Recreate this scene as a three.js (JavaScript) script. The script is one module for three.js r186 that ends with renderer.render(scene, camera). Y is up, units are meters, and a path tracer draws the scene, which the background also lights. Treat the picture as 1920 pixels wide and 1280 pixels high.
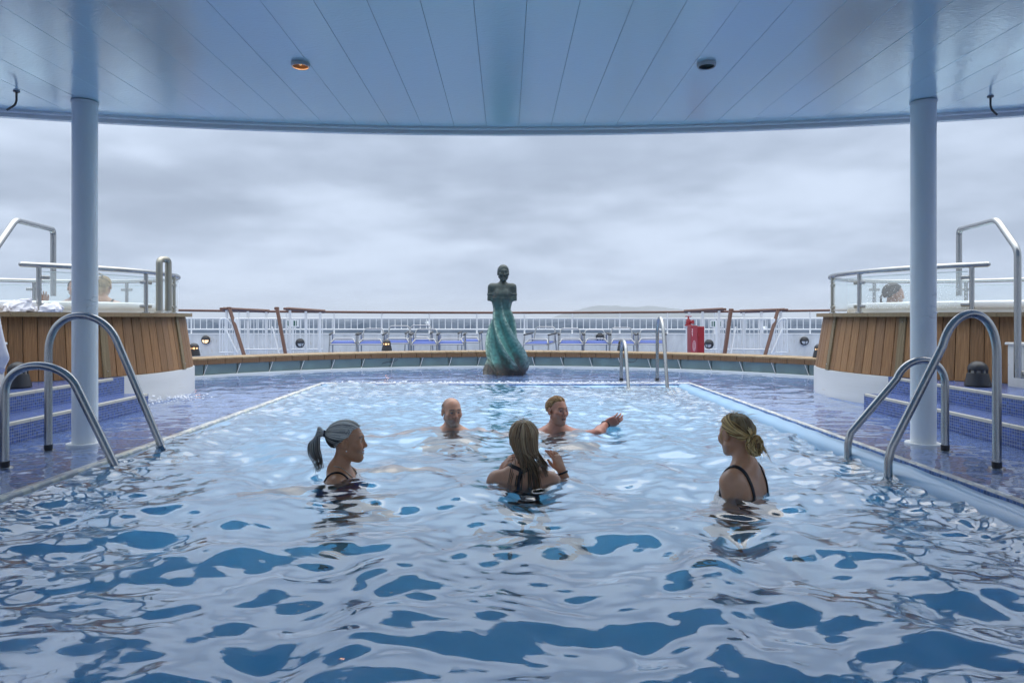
import * as THREE from 'three';
import { mergeGeometries } from 'three/addons/utils/BufferGeometryUtils.js';
import { ImprovedNoise } from 'three/addons/math/ImprovedNoise.js';
import { RoundedBoxGeometry } from 'three/addons/geometries/RoundedBoxGeometry.js';

// ------------------------------------------------------------------ camera, sky, sun, exposure
const EYE = 0.98, F = 1280, CX = 949, HY = 595;
const scene = new THREE.Scene();
const camera = new THREE.PerspectiveCamera(2 * Math.atan(0.5) * 180 / Math.PI, 1920 / 1280, 0.05, 60000);
camera.position.set(0, EYE, 0);
camera.setViewOffset(1920, 1280, 960 - CX, 640 - HY, 1920, 1280);
scene.add(camera);
const renderer = new THREE.WebGLRenderer({ antialias: true });
renderer.toneMapping = THREE.LinearToneMapping;
renderer.toneMappingExposure = 1.68;
renderer.shadowMap.enabled = true;

const noiseGen = new ImprovedNoise();
const N3 = (x, y, z) => noiseGen.noise(x, y, z);
const fbm = (x, y, z, o = 4) => { let s = 0, a = 0.5, f = 1; for (let i = 0; i < o; i++) { s += a * N3(x * f + i * 17.3, y * f - i * 9.1, z * f + i * 4.7); a *= 0.5; f *= 2.03; } return s; };
const rng = (seed) => () => { seed = (seed + 0x6d2b79f5) | 0; let t = Math.imul(seed ^ (seed >>> 15), 1 | seed); t = (t + Math.imul(t ^ (t >>> 7), 61 | t)) ^ t; return ((t ^ (t >>> 14)) >>> 0) / 4294967296; };
const lerp = (a, b, t) => a + (b - a) * t, clamp = (x, a = 0, b = 1) => Math.min(b, Math.max(a, x));
const sstep = (a, b, x) => { const t = clamp((x - a) / (b - a)); return t * t * (3 - 2 * t); };
const V = (x, y, z) => new THREE.Vector3(x, y, z);
const at = (px, py, d) => V((px - CX) * d / F, EYE + (HY - py) * d / F, -d);   // a point of the place from a bearing and a distance

{ // overcast sky: layered stratus, brighter overhead
  const W = 2048, H = 1024, data = new Float32Array(W * H * 4);
  for (let j = 0; j < H; j++) {
    const el = ((j + 0.5) / H - 0.5) * Math.PI, y = Math.sin(el), c = Math.cos(el);
    for (let i = 0; i < W; i++) {
      const az = ((i + 0.5) / W - 0.5) * 2 * Math.PI, x = c * Math.cos(az), z = c * Math.sin(az);
      const k = 1 / (Math.max(y, 0) + 0.11), px = x * k, pz = z * k;
      let n = fbm(px * 0.62 + 3.1, 0.5, pz * 0.62 + 7.7, 5);
      n += 0.42 * fbm(px * 1.9 + 11, 4.2, pz * 1.9, 5) + 0.16 * fbm(px * 6.5 + 3, 1.2, pz * 6.5, 4);
      const m = sstep(-0.42, 0.42, n);
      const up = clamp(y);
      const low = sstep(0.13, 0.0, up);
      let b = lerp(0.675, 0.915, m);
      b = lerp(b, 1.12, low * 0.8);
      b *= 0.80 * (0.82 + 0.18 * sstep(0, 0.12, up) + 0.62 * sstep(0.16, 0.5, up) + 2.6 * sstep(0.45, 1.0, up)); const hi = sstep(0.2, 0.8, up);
      const t = clamp(m * 0.8 + 0.2);
      const o = (j * W + i) * 4;
      data[o] = b * lerp(lerp(0.425, 0.550, t), 0.58, hi); data[o + 1] = b * lerp(lerp(0.515, 0.642, t), 0.635, hi); data[o + 2] = b * lerp(lerp(0.672, 0.790, t), 0.70, hi); data[o + 3] = 1;
    }
  }
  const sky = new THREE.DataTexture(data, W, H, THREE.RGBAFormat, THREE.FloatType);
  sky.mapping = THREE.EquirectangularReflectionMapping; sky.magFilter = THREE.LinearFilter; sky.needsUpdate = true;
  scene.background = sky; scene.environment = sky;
}
const sun = new THREE.DirectionalLight(0xffeeda, 0.65);
sun.position.set(6, 32, -15); sun.target.position.set(0, 0, -7); sun.castShadow = true; sun.shadow.radius = 130;
sun.shadow.mapSize.set(2048, 2048);
Object.assign(sun.shadow.camera, { left: -16, right: 16, top: 16, bottom: -16, near: 1, far: 70 });
scene.add(sun, sun.target);
scene.fog = new THREE.FogExp2(new THREE.Color().setRGB(0.84, 0.88, 0.94), 0.00009);

// ------------------------------------------------------------------ helpers
const GROUPS = { deck_chair: 'deck chairs in a row along the stern', bollard_lamp: 'black dome lamps around the pool deck', wall_lamp: 'round black wall lamps at the stern', pool_handrail: 'steel handrails of the pool ladders', column: 'white columns under the canopy', hot_tub: 'teak hot tubs either side of the pool', stair_railing: 'white stair railings at the stern', downlight: 'ceiling downlights', ceiling_hook: 'hooks under the canopy', tub_handrail: 'angular steel handrails of the tubs', towel: 'white towels on the left tub', cable: 'black cables under the ledge', wall_sign: 'small signs at the stern', side_bulwark: 'side walls of the ship', tub_stair: 'stair blocks of the tubs', person: 'bathers in the pool and the tubs' };
const used = new Map();
const numbered = (n) => { const k = used.get(n) || 0; used.set(n, k + 1); return k ? `${n}_${String(k).padStart(3, '0')}` : n; };
function shade(o) { o.traverse((m) => { if (m.isMesh) { m.castShadow = true; m.receiveShadow = true; } }); return o; }
function tag(o, label, category, group) { o.userData.label = label; o.userData.category = category; if (group) o.userData.group = group; return o; }
function thing(name, label, category, pos = [0, 0, 0], yaw = 0, group) {
  const g = new THREE.Group(); g.name = numbered(name); g.position.set(...pos); g.rotation.y = yaw; scene.add(g); group = group || GROUPS[name];
  return tag(g, label, category, group);
}
function part(name, geo, mat, parent, label) {
  const m = new THREE.Mesh(Array.isArray(geo) ? merge(geo) : geo, mat); m.name = name; m.castShadow = m.receiveShadow = true;
  if (label) m.userData.label = label;
  parent.add(m); return m;
}
function struct(name, geo, mat, label) {
  const m = new THREE.Mesh(Array.isArray(geo) ? merge(geo) : geo, mat); m.name = numbered(name); m.castShadow = m.receiveShadow = true;
  m.userData.kind = 'structure'; if (label) m.userData.label = label;
  scene.add(m); return m;
}
function copy(o, label, group) { const c = o.clone(); c.name = numbered(o.name.replace(/_\d+$/, '')); c.userData = { ...o.userData }; if (label) c.userData.label = label; if (group) c.userData.group = group; scene.add(c); return c; }
function merge(list) {
  list = list.map((g) => { g = g.index ? g.toNonIndexed() : g; if (!g.attributes.uv) g.setAttribute('uv', new THREE.BufferAttribute(new Float32Array(g.attributes.position.count * 2), 2)); return g; });
  const keep = ['position', 'normal', 'uv'], col = list.every((g) => g.attributes.color);
  for (const g of list) for (const k of Object.keys(g.attributes)) if (!keep.includes(k) && !(k === 'color' && col)) g.deleteAttribute(k);
  return mergeGeometries(list);
}
const T = (g, x = 0, y = 0, z = 0, rx = 0, ry = 0, rz = 0) => g.applyMatrix4(new THREE.Matrix4().compose(V(x, y, z), new THREE.Quaternion().setFromEuler(new THREE.Euler(rx, ry, rz, 'YXZ')), V(1, 1, 1)));

// convex polygon in x,z raised from y0 to y1; c chamfers the edge of the face named by side (+1 top, -1 bottom); uv in metres
function prism(poly, y0, y1, c = 0, side = 1) {
  const n = poly.length, P = [], U = [];
  let area = 0; for (let i = 0; i < n; i++) { const a = poly[i], b = poly[(i + 1) % n]; area += a[0] * b[1] - b[0] * a[1]; }
  if (area > 0) poly = poly.slice().reverse();          // now outward normals come out for y up
  const inset = poly.map((p, i) => {
    const q = poly[(i + n - 1) % n], r = poly[(i + 1) % n];
    const e = (a, b) => { const l = Math.hypot(b[0] - a[0], b[1] - a[1]) || 1; return [(b[0] - a[0]) / l, (b[1] - a[1]) / l]; };
    const d1 = e(q, p), d2 = e(p, r), n1 = [d1[1], -d1[0]], n2 = [d2[1], -d2[0]];
    const k = c / Math.max(0.3, 1 + n1[0] * n2[0] + n1[1] * n2[1]);
    return [p[0] - (n1[0] + n2[0]) * k * -1, p[1] - (n1[1] + n2[1]) * k * -1];
  });
  const cx = poly.reduce((s, p) => s + p[0], 0) / n, cz = poly.reduce((s, p) => s + p[1], 0) / n;
  const ins = inset.map((p, i) => (Math.hypot(p[0] - cx, p[1] - cz) < Math.hypot(poly[i][0] - cx, poly[i][1] - cz) + 1e-9 ? p : [2 * poly[i][0] - p[0], 2 * poly[i][1] - p[1]]));
  const tri = (a, b, d, ua, ub, ud) => { P.push(...a, ...b, ...d); U.push(...ua, ...ub, ...ud); };
  const quad = (a, b, d, e, u) => { tri(a, b, d, u[0], u[1], u[2]); tri(a, d, e, u[0], u[2], u[3]); };
  const top = c && side > 0 ? ins : poly, bot = c && side < 0 ? ins : poly;
  for (let i = 1; i < n - 1; i++) {
    const A = top[0], B = top[i], C = top[i + 1]; tri([A[0], y1, A[1]], [B[0], y1, B[1]], [C[0], y1, C[1]], A, B, C);
    const a = bot[0], b = bot[i], d = bot[i + 1]; tri([a[0], y0, a[1]], [d[0], y0, d[1]], [b[0], y0, b[1]], a, d, b);
  }
  const ring = (A, ya, B, yb) => { let s = 0; for (let i = 0; i < n; i++) { const j = (i + 1) % n, l = Math.hypot(A[j][0] - A[i][0], A[j][1] - A[i][1]); quad([A[i][0], ya, A[i][1]], [A[j][0], ya, A[j][1]], [B[j][0], yb, B[j][1]], [B[i][0], yb, B[i][1]], [[s, ya], [s + l, ya], [s + l, yb], [s, yb]]); s += l; } };
  const m0 = c && side < 0 ? y0 + c : y0, m1 = c && side > 0 ? y1 - c : y1;
  if (m0 > y0) ring(bot, y0, poly, m0);
  ring(poly, m0, poly, m1);
  if (m1 < y1) ring(poly, m1, top, y1);
  const g = new THREE.BufferGeometry();
  g.setAttribute('position', new THREE.Float32BufferAttribute(P, 3)); g.setAttribute('uv', new THREE.Float32BufferAttribute(U, 2));
  g.computeVertexNormals(); return g;
}
const box = (x0, x1, y0, y1, z0, z1, c = 0, side = 1) => prism([[x0, z0], [x1, z0], [x1, z1], [x0, z1]], y0, y1, c, side);
// a board standing in x,y, facing +z, width w0 at its foot and w1 at its head, front edges chamfered
function board(w0, w1, h, t, c = 0.003) { const g = prism([[-w0 / 2, 0], [w0 / 2, 0], [w1 / 2, -h], [-w1 / 2, -h]], 0, t, c, 1); g.rotateX(Math.PI / 2); return g; }

function sample(curves, n = 24) { const out = []; for (const c of curves) { const k = c.isLineCurve3 ? Math.max(2, Math.ceil(c.getLength() / 0.12)) : n; for (let i = out.length ? 1 : 0; i <= k; i++) out.push(c.getPoint(i / k)); } return out; }
// a polyline with rounded corners
function rounded(pts, r) {
  const out = [];
  pts = pts.map((p) => (p.isVector3 ? p : V(...p)));
  let last = pts[0];
  for (let i = 1; i < pts.length - 1; i++) {
    const a = pts[i - 1], b = pts[i], c = pts[i + 1], k = Math.min(r, a.distanceTo(b) * 0.48, b.distanceTo(c) * 0.48);
    const p = b.clone().add(a.clone().sub(b).setLength(k)), q = b.clone().add(c.clone().sub(b).setLength(k));
    out.push(new THREE.LineCurve3(last, p), new THREE.QuadraticBezierCurve3(p, b, q)); last = q;
  }
  out.push(new THREE.LineCurve3(last, pts[pts.length - 1]));
  return sample(out, 8);
}
function tube(pts, r, sides = 10, cap = true) {
  pts = pts.map((p) => (p.isVector3 ? p : V(...p)));
  const clean = pts.filter((p, i) => !i || p.distanceTo(pts[i - 1]) > 1e-5), n = clean.length;
  const P = [], Nn = [], U = [], I = [];
  let t0 = clean[1].clone().sub(clean[0]).normalize(), nn = Math.abs(t0.y) < 0.9 ? V(0, 1, 0) : V(1, 0, 0); nn.sub(t0.clone().multiplyScalar(nn.dot(t0))).normalize();
  let s = 0;
  for (let i = 0; i < n; i++) {
    const tA = i ? clean[i].clone().sub(clean[i - 1]).normalize() : null, tB = i < n - 1 ? clean[i + 1].clone().sub(clean[i]).normalize() : null;
    const tt = tA && tB ? tA.clone().add(tB).normalize() : tA || tB;
    nn.sub(tt.clone().multiplyScalar(nn.dot(tt))).normalize(); const bb = tt.clone().cross(nn);
    if (i) s += clean[i].distanceTo(clean[i - 1]);
    const k = tA && tB ? 1 / Math.max(0.5, Math.sqrt((1 + tA.dot(tB)) / 2)) : 1, rr = typeof r === 'function' ? r(i / (n - 1)) : r;
    for (let j = 0; j <= sides; j++) { const a = j / sides * 2 * Math.PI, cx = Math.cos(a), sx = Math.sin(a); const d = nn.clone().multiplyScalar(cx).add(bb.clone().multiplyScalar(sx)); P.push(clean[i].x + d.x * rr, clean[i].y + d.y * rr, clean[i].z + d.z * rr); Nn.push(d.x, d.y, d.z); U.push(j / sides * 2 * Math.PI * (rr || 0.001), s); }
  }
  const w = sides + 1;
  for (let i = 0; i < n - 1; i++) for (let j = 0; j < sides; j++) { const a = i * w + j, b = a + w; I.push(a, a + 1, b, a + 1, b + 1, b); }
  if (cap) for (const [i, d] of [[0, -1], [n - 1, 1]]) {
    const tt = (i ? clean[n - 1].clone().sub(clean[n - 2]) : clean[1].clone().sub(clean[0])).normalize().multiplyScalar(d), o = P.length / 3;
    for (let j = 0; j <= sides; j++) { const k = (i * w + j) * 3; P.push(P[k], P[k + 1], P[k + 2]); Nn.push(tt.x, tt.y, tt.z); U.push(0, 0); }
    P.push(clean[i].x, clean[i].y, clean[i].z); Nn.push(tt.x, tt.y, tt.z); U.push(0, 0);
    for (let j = 0; j < sides; j++) d < 0 ? I.push(o + sides + 1, o + j + 1, o + j) : I.push(o + sides + 1, o + j, o + j + 1);
  }
  const g = new THREE.BufferGeometry();
  g.setAttribute('position', new THREE.Float32BufferAttribute(P, 3)); g.setAttribute('normal', new THREE.Float32BufferAttribute(Nn, 3)); g.setAttribute('uv', new THREE.Float32BufferAttribute(U, 2)); g.setIndex(I);
  return g;
}
const rod = (a, b, r, sides = 8) => tube([a, b], r, sides);
const lathe = (prof, seg = 32, phi = 0, len = Math.PI * 2) => new THREE.LatheGeometry(prof.map((p) => new THREE.Vector2(...p)), seg, phi, len);
// a lathe whose listed corners stay sharp
const latheSharp = (prof, seg = 32, phi = 0, len = Math.PI * 2) => merge(prof.slice(1).map((p, i) => lathe([prof[i], p], seg, phi, len)));

function tex(w, h, f, { srgb = false, rx = 1, ry = 1 } = {}) {
  const d = new Uint8Array(w * h * 4);
  for (let j = 0; j < h; j++) for (let i = 0; i < w; i++) { const c = f(i / w, j / h, i, j), o = (j * w + i) * 4; if (typeof c === 'number') d[o] = d[o + 1] = d[o + 2] = clamp(c) * 255; else { d[o] = clamp(c[0]) * 255; d[o + 1] = clamp(c[1]) * 255; d[o + 2] = clamp(c[2]) * 255; } d[o + 3] = 255; }
  const t = new THREE.DataTexture(d, w, h); t.wrapS = t.wrapT = THREE.RepeatWrapping; t.magFilter = THREE.LinearFilter; t.minFilter = THREE.LinearMipmapLinearFilter; t.generateMipmaps = true;
  if (srgb) t.colorSpace = THREE.SRGBColorSpace; t.repeat.set(rx, ry); t.needsUpdate = true; return t;
}
// noise that repeats at the edges of its tile
const tileN = (u, v, fu, fv, z = 0) => { const a = u * 2 * Math.PI, b = v * 2 * Math.PI; return N3(Math.cos(a) * fu / 6.283 + 5.2, Math.sin(a) * fu / 6.283 + Math.cos(b) * fv / 6.283 * 1.0 + z, Math.sin(b) * fv / 6.283 - z); };
const RGB = (r, g, b) => new THREE.Color().setRGB(r, g, b);
const std = (o) => new THREE.MeshStandardMaterial(o), phy = (o) => new THREE.MeshPhysicalMaterial(o);

// ------------------------------------------------------------------ materials
const grain = tex(256, 512, (u, v) => { const w = tileN(u, v, 3, 2, 1) * 0.9, g = 0.5 + 0.28 * Math.sin((u * 34 + w * 7) * 2 * Math.PI / 2) * 0.35 + 0.42 * tileN(u, v, 60, 5, 3) + 0.22 * tileN(u, v, 130, 12, 8); return [0.70 + 0.34 * (g - 0.5) + 0.16, 0.70 + 0.36 * (g - 0.5) + 0.14, 0.68 + 0.40 * (g - 0.5) + 0.12]; }, { srgb: true, rx: 2.2, ry: 0.9 });
const grainBump = tex(256, 512, (u, v) => 0.5 + 0.5 * tileN(u, v, 60, 5, 3) + 0.3 * tileN(u, v, 130, 12, 8), { rx: 2.2, ry: 0.9 });
const teakMats = [[0.370, 0.196, 0.086], [0.305, 0.166, 0.076], [0.415, 0.228, 0.104], [0.338, 0.188, 0.093]].map((c) => std({ color: RGB(...c), map: grain, bumpMap: grainBump, bumpScale: 0.0012, roughness: 0.62 }));
const teakGrey = std({ color: RGB(0.34, 0.27, 0.17), map: grain, bumpMap: grainBump, bumpScale: 0.0015, roughness: 0.75 });
const battenMat = std({ color: RGB(0.29, 0.225, 0.135), map: grain, bumpMap: grainBump, bumpScale: 0.001, roughness: 0.7 });
const ledgeTop = [[0.42, 0.31, 0.19], [0.38, 0.275, 0.165], [0.45, 0.34, 0.215]].map((c) => std({ color: RGB(...c), map: grain, bumpMap: grainBump, bumpScale: 0.001, roughness: 0.7 }));
const ledgeFront = std({ color: RGB(0.25, 0.145, 0.075), map: grain, bumpMap: grainBump, bumpScale: 0.001, roughness: 0.6 });
const varnish = phy({ color: RGB(0.16, 0.055, 0.026), map: grain, roughness: 0.4, clearcoat: 0.5, clearcoatRoughness: 0.25 });
const peel = tex(512, 512, (u, v) => 0.5 + 0.32 * tileN(u, v, 26, 60, 2) + 0.25 * tileN(u, v, 70, 140, 5) + 0.2 * tileN(u, v, 7, 10, 9));
peel.repeat.set(1.25, 1.25);
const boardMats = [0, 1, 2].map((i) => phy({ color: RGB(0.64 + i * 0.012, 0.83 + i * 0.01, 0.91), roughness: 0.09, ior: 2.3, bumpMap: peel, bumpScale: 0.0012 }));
const fasciaMat = phy({ color: RGB(0.84, 0.88, 0.89), roughness: 0.35, bumpMap: peel, bumpScale: 0.0015, clearcoat: 0.4, clearcoatRoughness: 0.2 });
const spots = tex(512, 512, (u, v) => 0.5 + 0.25 * tileN(u, v, 40, 40, 3) + 0.2 * tileN(u, v, 110, 110, 6));
const wearMap = tex(512, 512, (u, v) => { const n = tileN(u, v, 6, 3, 4) + 0.6 * tileN(u, v, 22, 8, 7); const k = 0.95 + 0.05 * n, r = sstep(0.52, 0.75, tileN(u, v, 30, 6, 12) + 0.3 * tileN(u, v, 60, 60, 2)); return [k - 0.10 * r, k - 0.16 * r, k - 0.24 * r]; }, { srgb: true });
const whitePaint = phy({ color: RGB(0.72, 0.72, 0.70), map: wearMap, roughness: 0.42, bumpMap: spots, bumpScale: 0.0012 });
const columnPaint = phy({ color: RGB(0.84, 0.87, 0.87), roughness: 0.36, bumpMap: spots, bumpScale: 0.0016, clearcoat: 0.3, clearcoatRoughness: 0.25 });
const railPaint = std({ color: RGB(0.78, 0.78, 0.77), roughness: 0.4 });
const scratch = tex(256, 256, (u, v) => 0.34 + 0.06 * tileN(u, v, 14, 14, 3) + 0.05 * tileN(u, v, 60, 9, 4));
scratch.repeat.set(6, 2);
const steel = std({ color: RGB(0.43, 0.43, 0.42), metalness: 1, roughness: 0.27 });
const steelWarm = std({ color: RGB(0.38, 0.36, 0.30), metalness: 1, roughness: 0.34 });
const alu = std({ color: RGB(0.38, 0.38, 0.38), metalness: 1, roughness: 0.28 });
const rubber = std({ color: RGB(0.02, 0.021, 0.024), roughness: 0.55 });
const lampBlack = std({ color: RGB(0.022, 0.023, 0.028), roughness: 0.42, bumpMap: spots, bumpScale: 0.0006 });
// ceramic mosaic of 25 mm tiles, 16 to the half metre
const tileTone = (() => { const r = rng(5), a = []; for (let i = 0; i < 400; i++) a.push(r()); return a; })();
const mosaicFn = (grout, base) => (u, v) => { const N = 20, a = u * N, b = v * N, i = Math.floor(a), j = Math.floor(b), fa = Math.abs(a - i - 0.5), fb = Math.abs(b - j - 0.5), e = Math.max(fa, fb); const t = tileTone[(i * 20 + j) % 400]; if (e > 0.44) return grout; const k = 0.82 + 0.36 * t; return base.map((c) => c * k); };
const mosaicBump = tex(512, 512, (u, v) => { const N = 20, a = u * N % 1, b = v * N % 1, e = Math.max(Math.abs(a - 0.5), Math.abs(b - 0.5)); return 1 - sstep(0.38, 0.45, e); }, { rx: 2, ry: 2 });
const mosaicWall = phy({ map: tex(512, 512, mosaicFn([0.58, 0.62, 0.66], [0.215, 0.315, 0.575]), { srgb: true, rx: 2, ry: 2 }), bumpMap: mosaicBump, bumpScale: 0.0012, roughness: 0.22 });
const mosaicFloor = phy({ map: tex(512, 512, mosaicFn([0.57, 0.63, 0.71], [0.37, 0.475, 0.67]), { srgb: true, rx: 2, ry: 2 }), bumpMap: mosaicBump, bumpScale: 0.001, roughness: 0.2 });
const nosingMat = std({ color: RGB(0.47, 0.455, 0.40), roughness: 0.6, bumpMap: spots, bumpScale: 0.002 });
const skinMat = (o = {}) => phy({ vertexColors: true, roughness: 0.46, specularIntensity: 0.75, clearcoat: 0.35, clearcoatRoughness: 0.22, ...o });
// ------------------------------------------------------------------ distance fields and their meshing
const smin = (a, b, k) => { const h = Math.max(k - Math.abs(a - b), 0) / k; return Math.min(a, b) - h * h * k * 0.25; };
const smax = (a, b, k) => -smin(-a, -b, k);
function cap3(x, y, z, a, b, ra, rb) {
  const bx = b[0] - a[0], by = b[1] - a[1], bz = b[2] - a[2], px = x - a[0], py = y - a[1], pz = z - a[2];
  const t = clamp((px * bx + py * by + pz * bz) / (bx * bx + by * by + bz * bz + 1e-12));
  return Math.hypot(px - bx * t, py - by * t, pz - bz * t) - (ra + (rb - ra) * t);
}
function ell(x, y, z, c, r) {
  const px = x - c[0], py = y - c[1], pz = z - c[2];
  const k0 = Math.hypot(px / r[0], py / r[1], pz / r[2]), k1 = Math.hypot(px / (r[0] * r[0]), py / (r[1] * r[1]), pz / (r[2] * r[2]));
  return k1 < 1e-9 ? -Math.min(...r) : k0 * (k0 - 1) / k1;
}
const ball = (x, y, z, c, r) => Math.hypot(x - c[0], y - c[1], z - c[2]) - r;
// one smooth union of tapered bones ['c', a, b, ra, rb, k] and ellipsoids ['e', c, r, k]
function field(prims) {
  return (x, y, z) => { let d = 1e3; for (const p of prims) { const q = p[0] === 'c' ? cap3(x, y, z, p[1], p[2], p[3], p[4]) : ell(x, y, z, p[1], p[2]); d = d > 500 ? q : smin(d, q, p[0] === 'c' ? p[5] : p[3]); } return d; };
}
// naive surface nets over a box; faces whose centre lies in one of the boxes of "not" are left out
function surface(f, lo, hi, h, not = []) {
  const n = [0, 1, 2].map((i) => Math.ceil((hi[i] - lo[i]) / h) + 1), [nx, ny, nz] = n, S = new Float32Array(nx * ny * nz), B = 5;
  for (let k = 0; k < nz; k += B) for (let j = 0; j < ny; j += B) for (let i = 0; i < nx; i += B) {
    const v = f(lo[0] + (i + B / 2) * h, lo[1] + (j + B / 2) * h, lo[2] + (k + B / 2) * h), far = Math.abs(v) > h * B * 1.7;
    for (let c = k; c < Math.min(k + B, nz); c++) for (let b = j; b < Math.min(j + B, ny); b++) for (let a = i; a < Math.min(i + B, nx); a++) S[a + nx * (b + ny * c)] = far ? v : f(lo[0] + a * h, lo[1] + b * h, lo[2] + c * h);
  }
  const id = new Int32Array(nx * ny * nz).fill(-1), P = [], I = [];
  for (let c = 0; c < nz - 1; c++) for (let b = 0; b < ny - 1; b++) for (let a = 0; a < nx - 1; a++) {
    const o = a + nx * (b + ny * c); let m = 0, sx = 0, sy = 0, sz = 0, cnt = 0;
    const g = [S[o], S[o + 1], S[o + nx], S[o + nx + 1], S[o + nx * ny], S[o + nx * ny + 1], S[o + nx * ny + nx], S[o + nx * ny + nx + 1]];
    for (let q = 0; q < 8; q++) if (g[q] < 0) m |= 1 << q;
    if (m === 0 || m === 255) continue;
    for (let q = 0; q < 8; q++) for (const e of [1, 2, 4]) if (!(q & e) && ((m >> q) & 1) !== ((m >> (q | e)) & 1)) { const t = g[q] / (g[q] - g[q | e]); sx += (q & 1) + (e === 1 ? t : 0); sy += ((q >> 1) & 1) + (e === 2 ? t : 0); sz += ((q >> 2) & 1) + (e === 4 ? t : 0); cnt++; }
    id[o] = P.length / 3; P.push(lo[0] + (a + sx / cnt) * h, lo[1] + (b + sy / cnt) * h, lo[2] + (c + sz / cnt) * h);
  }
  const st = [1, nx, nx * ny];
  for (let c = 1; c < nz - 1; c++) for (let b = 1; b < ny - 1; b++) for (let a = 1; a < nx - 1; a++) {
    const o = a + nx * (b + ny * c);
    for (let ax = 0; ax < 3; ax++) {
      const s0 = S[o] < 0, s1 = S[o + st[ax]] < 0; if (s0 === s1) continue;
      const u = st[(ax + 1) % 3], v = st[(ax + 2) % 3], q = [id[o], id[o - u], id[o - u - v], id[o - v]];
      if (q.some((k) => k < 0)) continue;
      if (not.length) { const x = P[q[0] * 3], y = P[q[0] * 3 + 1], z = P[q[0] * 3 + 2]; if (not.some(([l, t]) => x > l[0] && x < t[0] && y > l[1] && y < t[1] && z > l[2] && z < t[2])) continue; }
      if (s0) I.push(q[0], q[1], q[2], q[0], q[2], q[3]); else I.push(q[0], q[2], q[1], q[0], q[3], q[2]);
    }
  }
  const Nn = new Float32Array(P.length), e = h * 0.6;
  for (let i = 0; i < P.length; i += 3) {
    const x = P[i], y = P[i + 1], z = P[i + 2], gx = f(x + e, y, z) - f(x - e, y, z), gy = f(x, y + e, z) - f(x, y - e, z), gz = f(x, y, z + e) - f(x, y, z - e), l = Math.hypot(gx, gy, gz) || 1;
    Nn[i] = gx / l; Nn[i + 1] = gy / l; Nn[i + 2] = gz / l;
  }
  let facing = 0;
  for (let i = 0; i < I.length; i += 33) { const [a, b, c] = [I[i - i % 3] * 3, I[i - i % 3 + 1] * 3, I[i - i % 3 + 2] * 3], ux = P[b] - P[a], uy = P[b + 1] - P[a + 1], uz = P[b + 2] - P[a + 2], vx = P[c] - P[a], vy = P[c + 1] - P[a + 1], vz = P[c + 2] - P[a + 2]; facing += Math.sign((uy * vz - uz * vy) * Nn[a] + (uz * vx - ux * vz) * Nn[a + 1] + (ux * vy - uy * vx) * Nn[a + 2]); }
  if (facing < 0) for (let i = 0; i < I.length; i += 3) { const t = I[i]; I[i] = I[i + 1]; I[i + 1] = t; }
  const g = new THREE.BufferGeometry();
  g.setAttribute('position', new THREE.Float32BufferAttribute(P, 3)); g.setAttribute('normal', new THREE.Float32BufferAttribute(Nn, 3));
  const uv = new Float32Array(P.length / 3 * 2); for (let i = 0; i < P.length / 3; i++) { uv[2 * i] = P[3 * i] + P[3 * i + 2] * 0.7; uv[2 * i + 1] = P[3 * i + 1] + P[3 * i + 2] * 0.3; }
  g.setAttribute('uv', new THREE.BufferAttribute(uv, 2)); g.setIndex(I);
  return g;
}
function paint(g, f) { const p = g.attributes.position, c = new Float32Array(p.count * 3); for (let i = 0; i < p.count; i++) { const k = f(p.getX(i), p.getY(i), p.getZ(i)); c[3 * i] = k[0]; c[3 * i + 1] = k[1]; c[3 * i + 2] = k[2]; } g.setAttribute('color', new THREE.BufferAttribute(c, 3)); return g; }
const mixc = (a, b, t) => [lerp(a[0], b[0], t), lerp(a[1], b[1], t), lerp(a[2], b[2], t)];
// ------------------------------------------------------------------ the setting: sea, island, deck, pool
const rTilt = 0.012;                                   // the ship heels a little: the pool stands higher on the left
const level = (x) => -0.012 - rTilt * x;
const POOL = { x: 2.52, z0: -9.98, z1: 1.0, floor: -1.42 };

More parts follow.
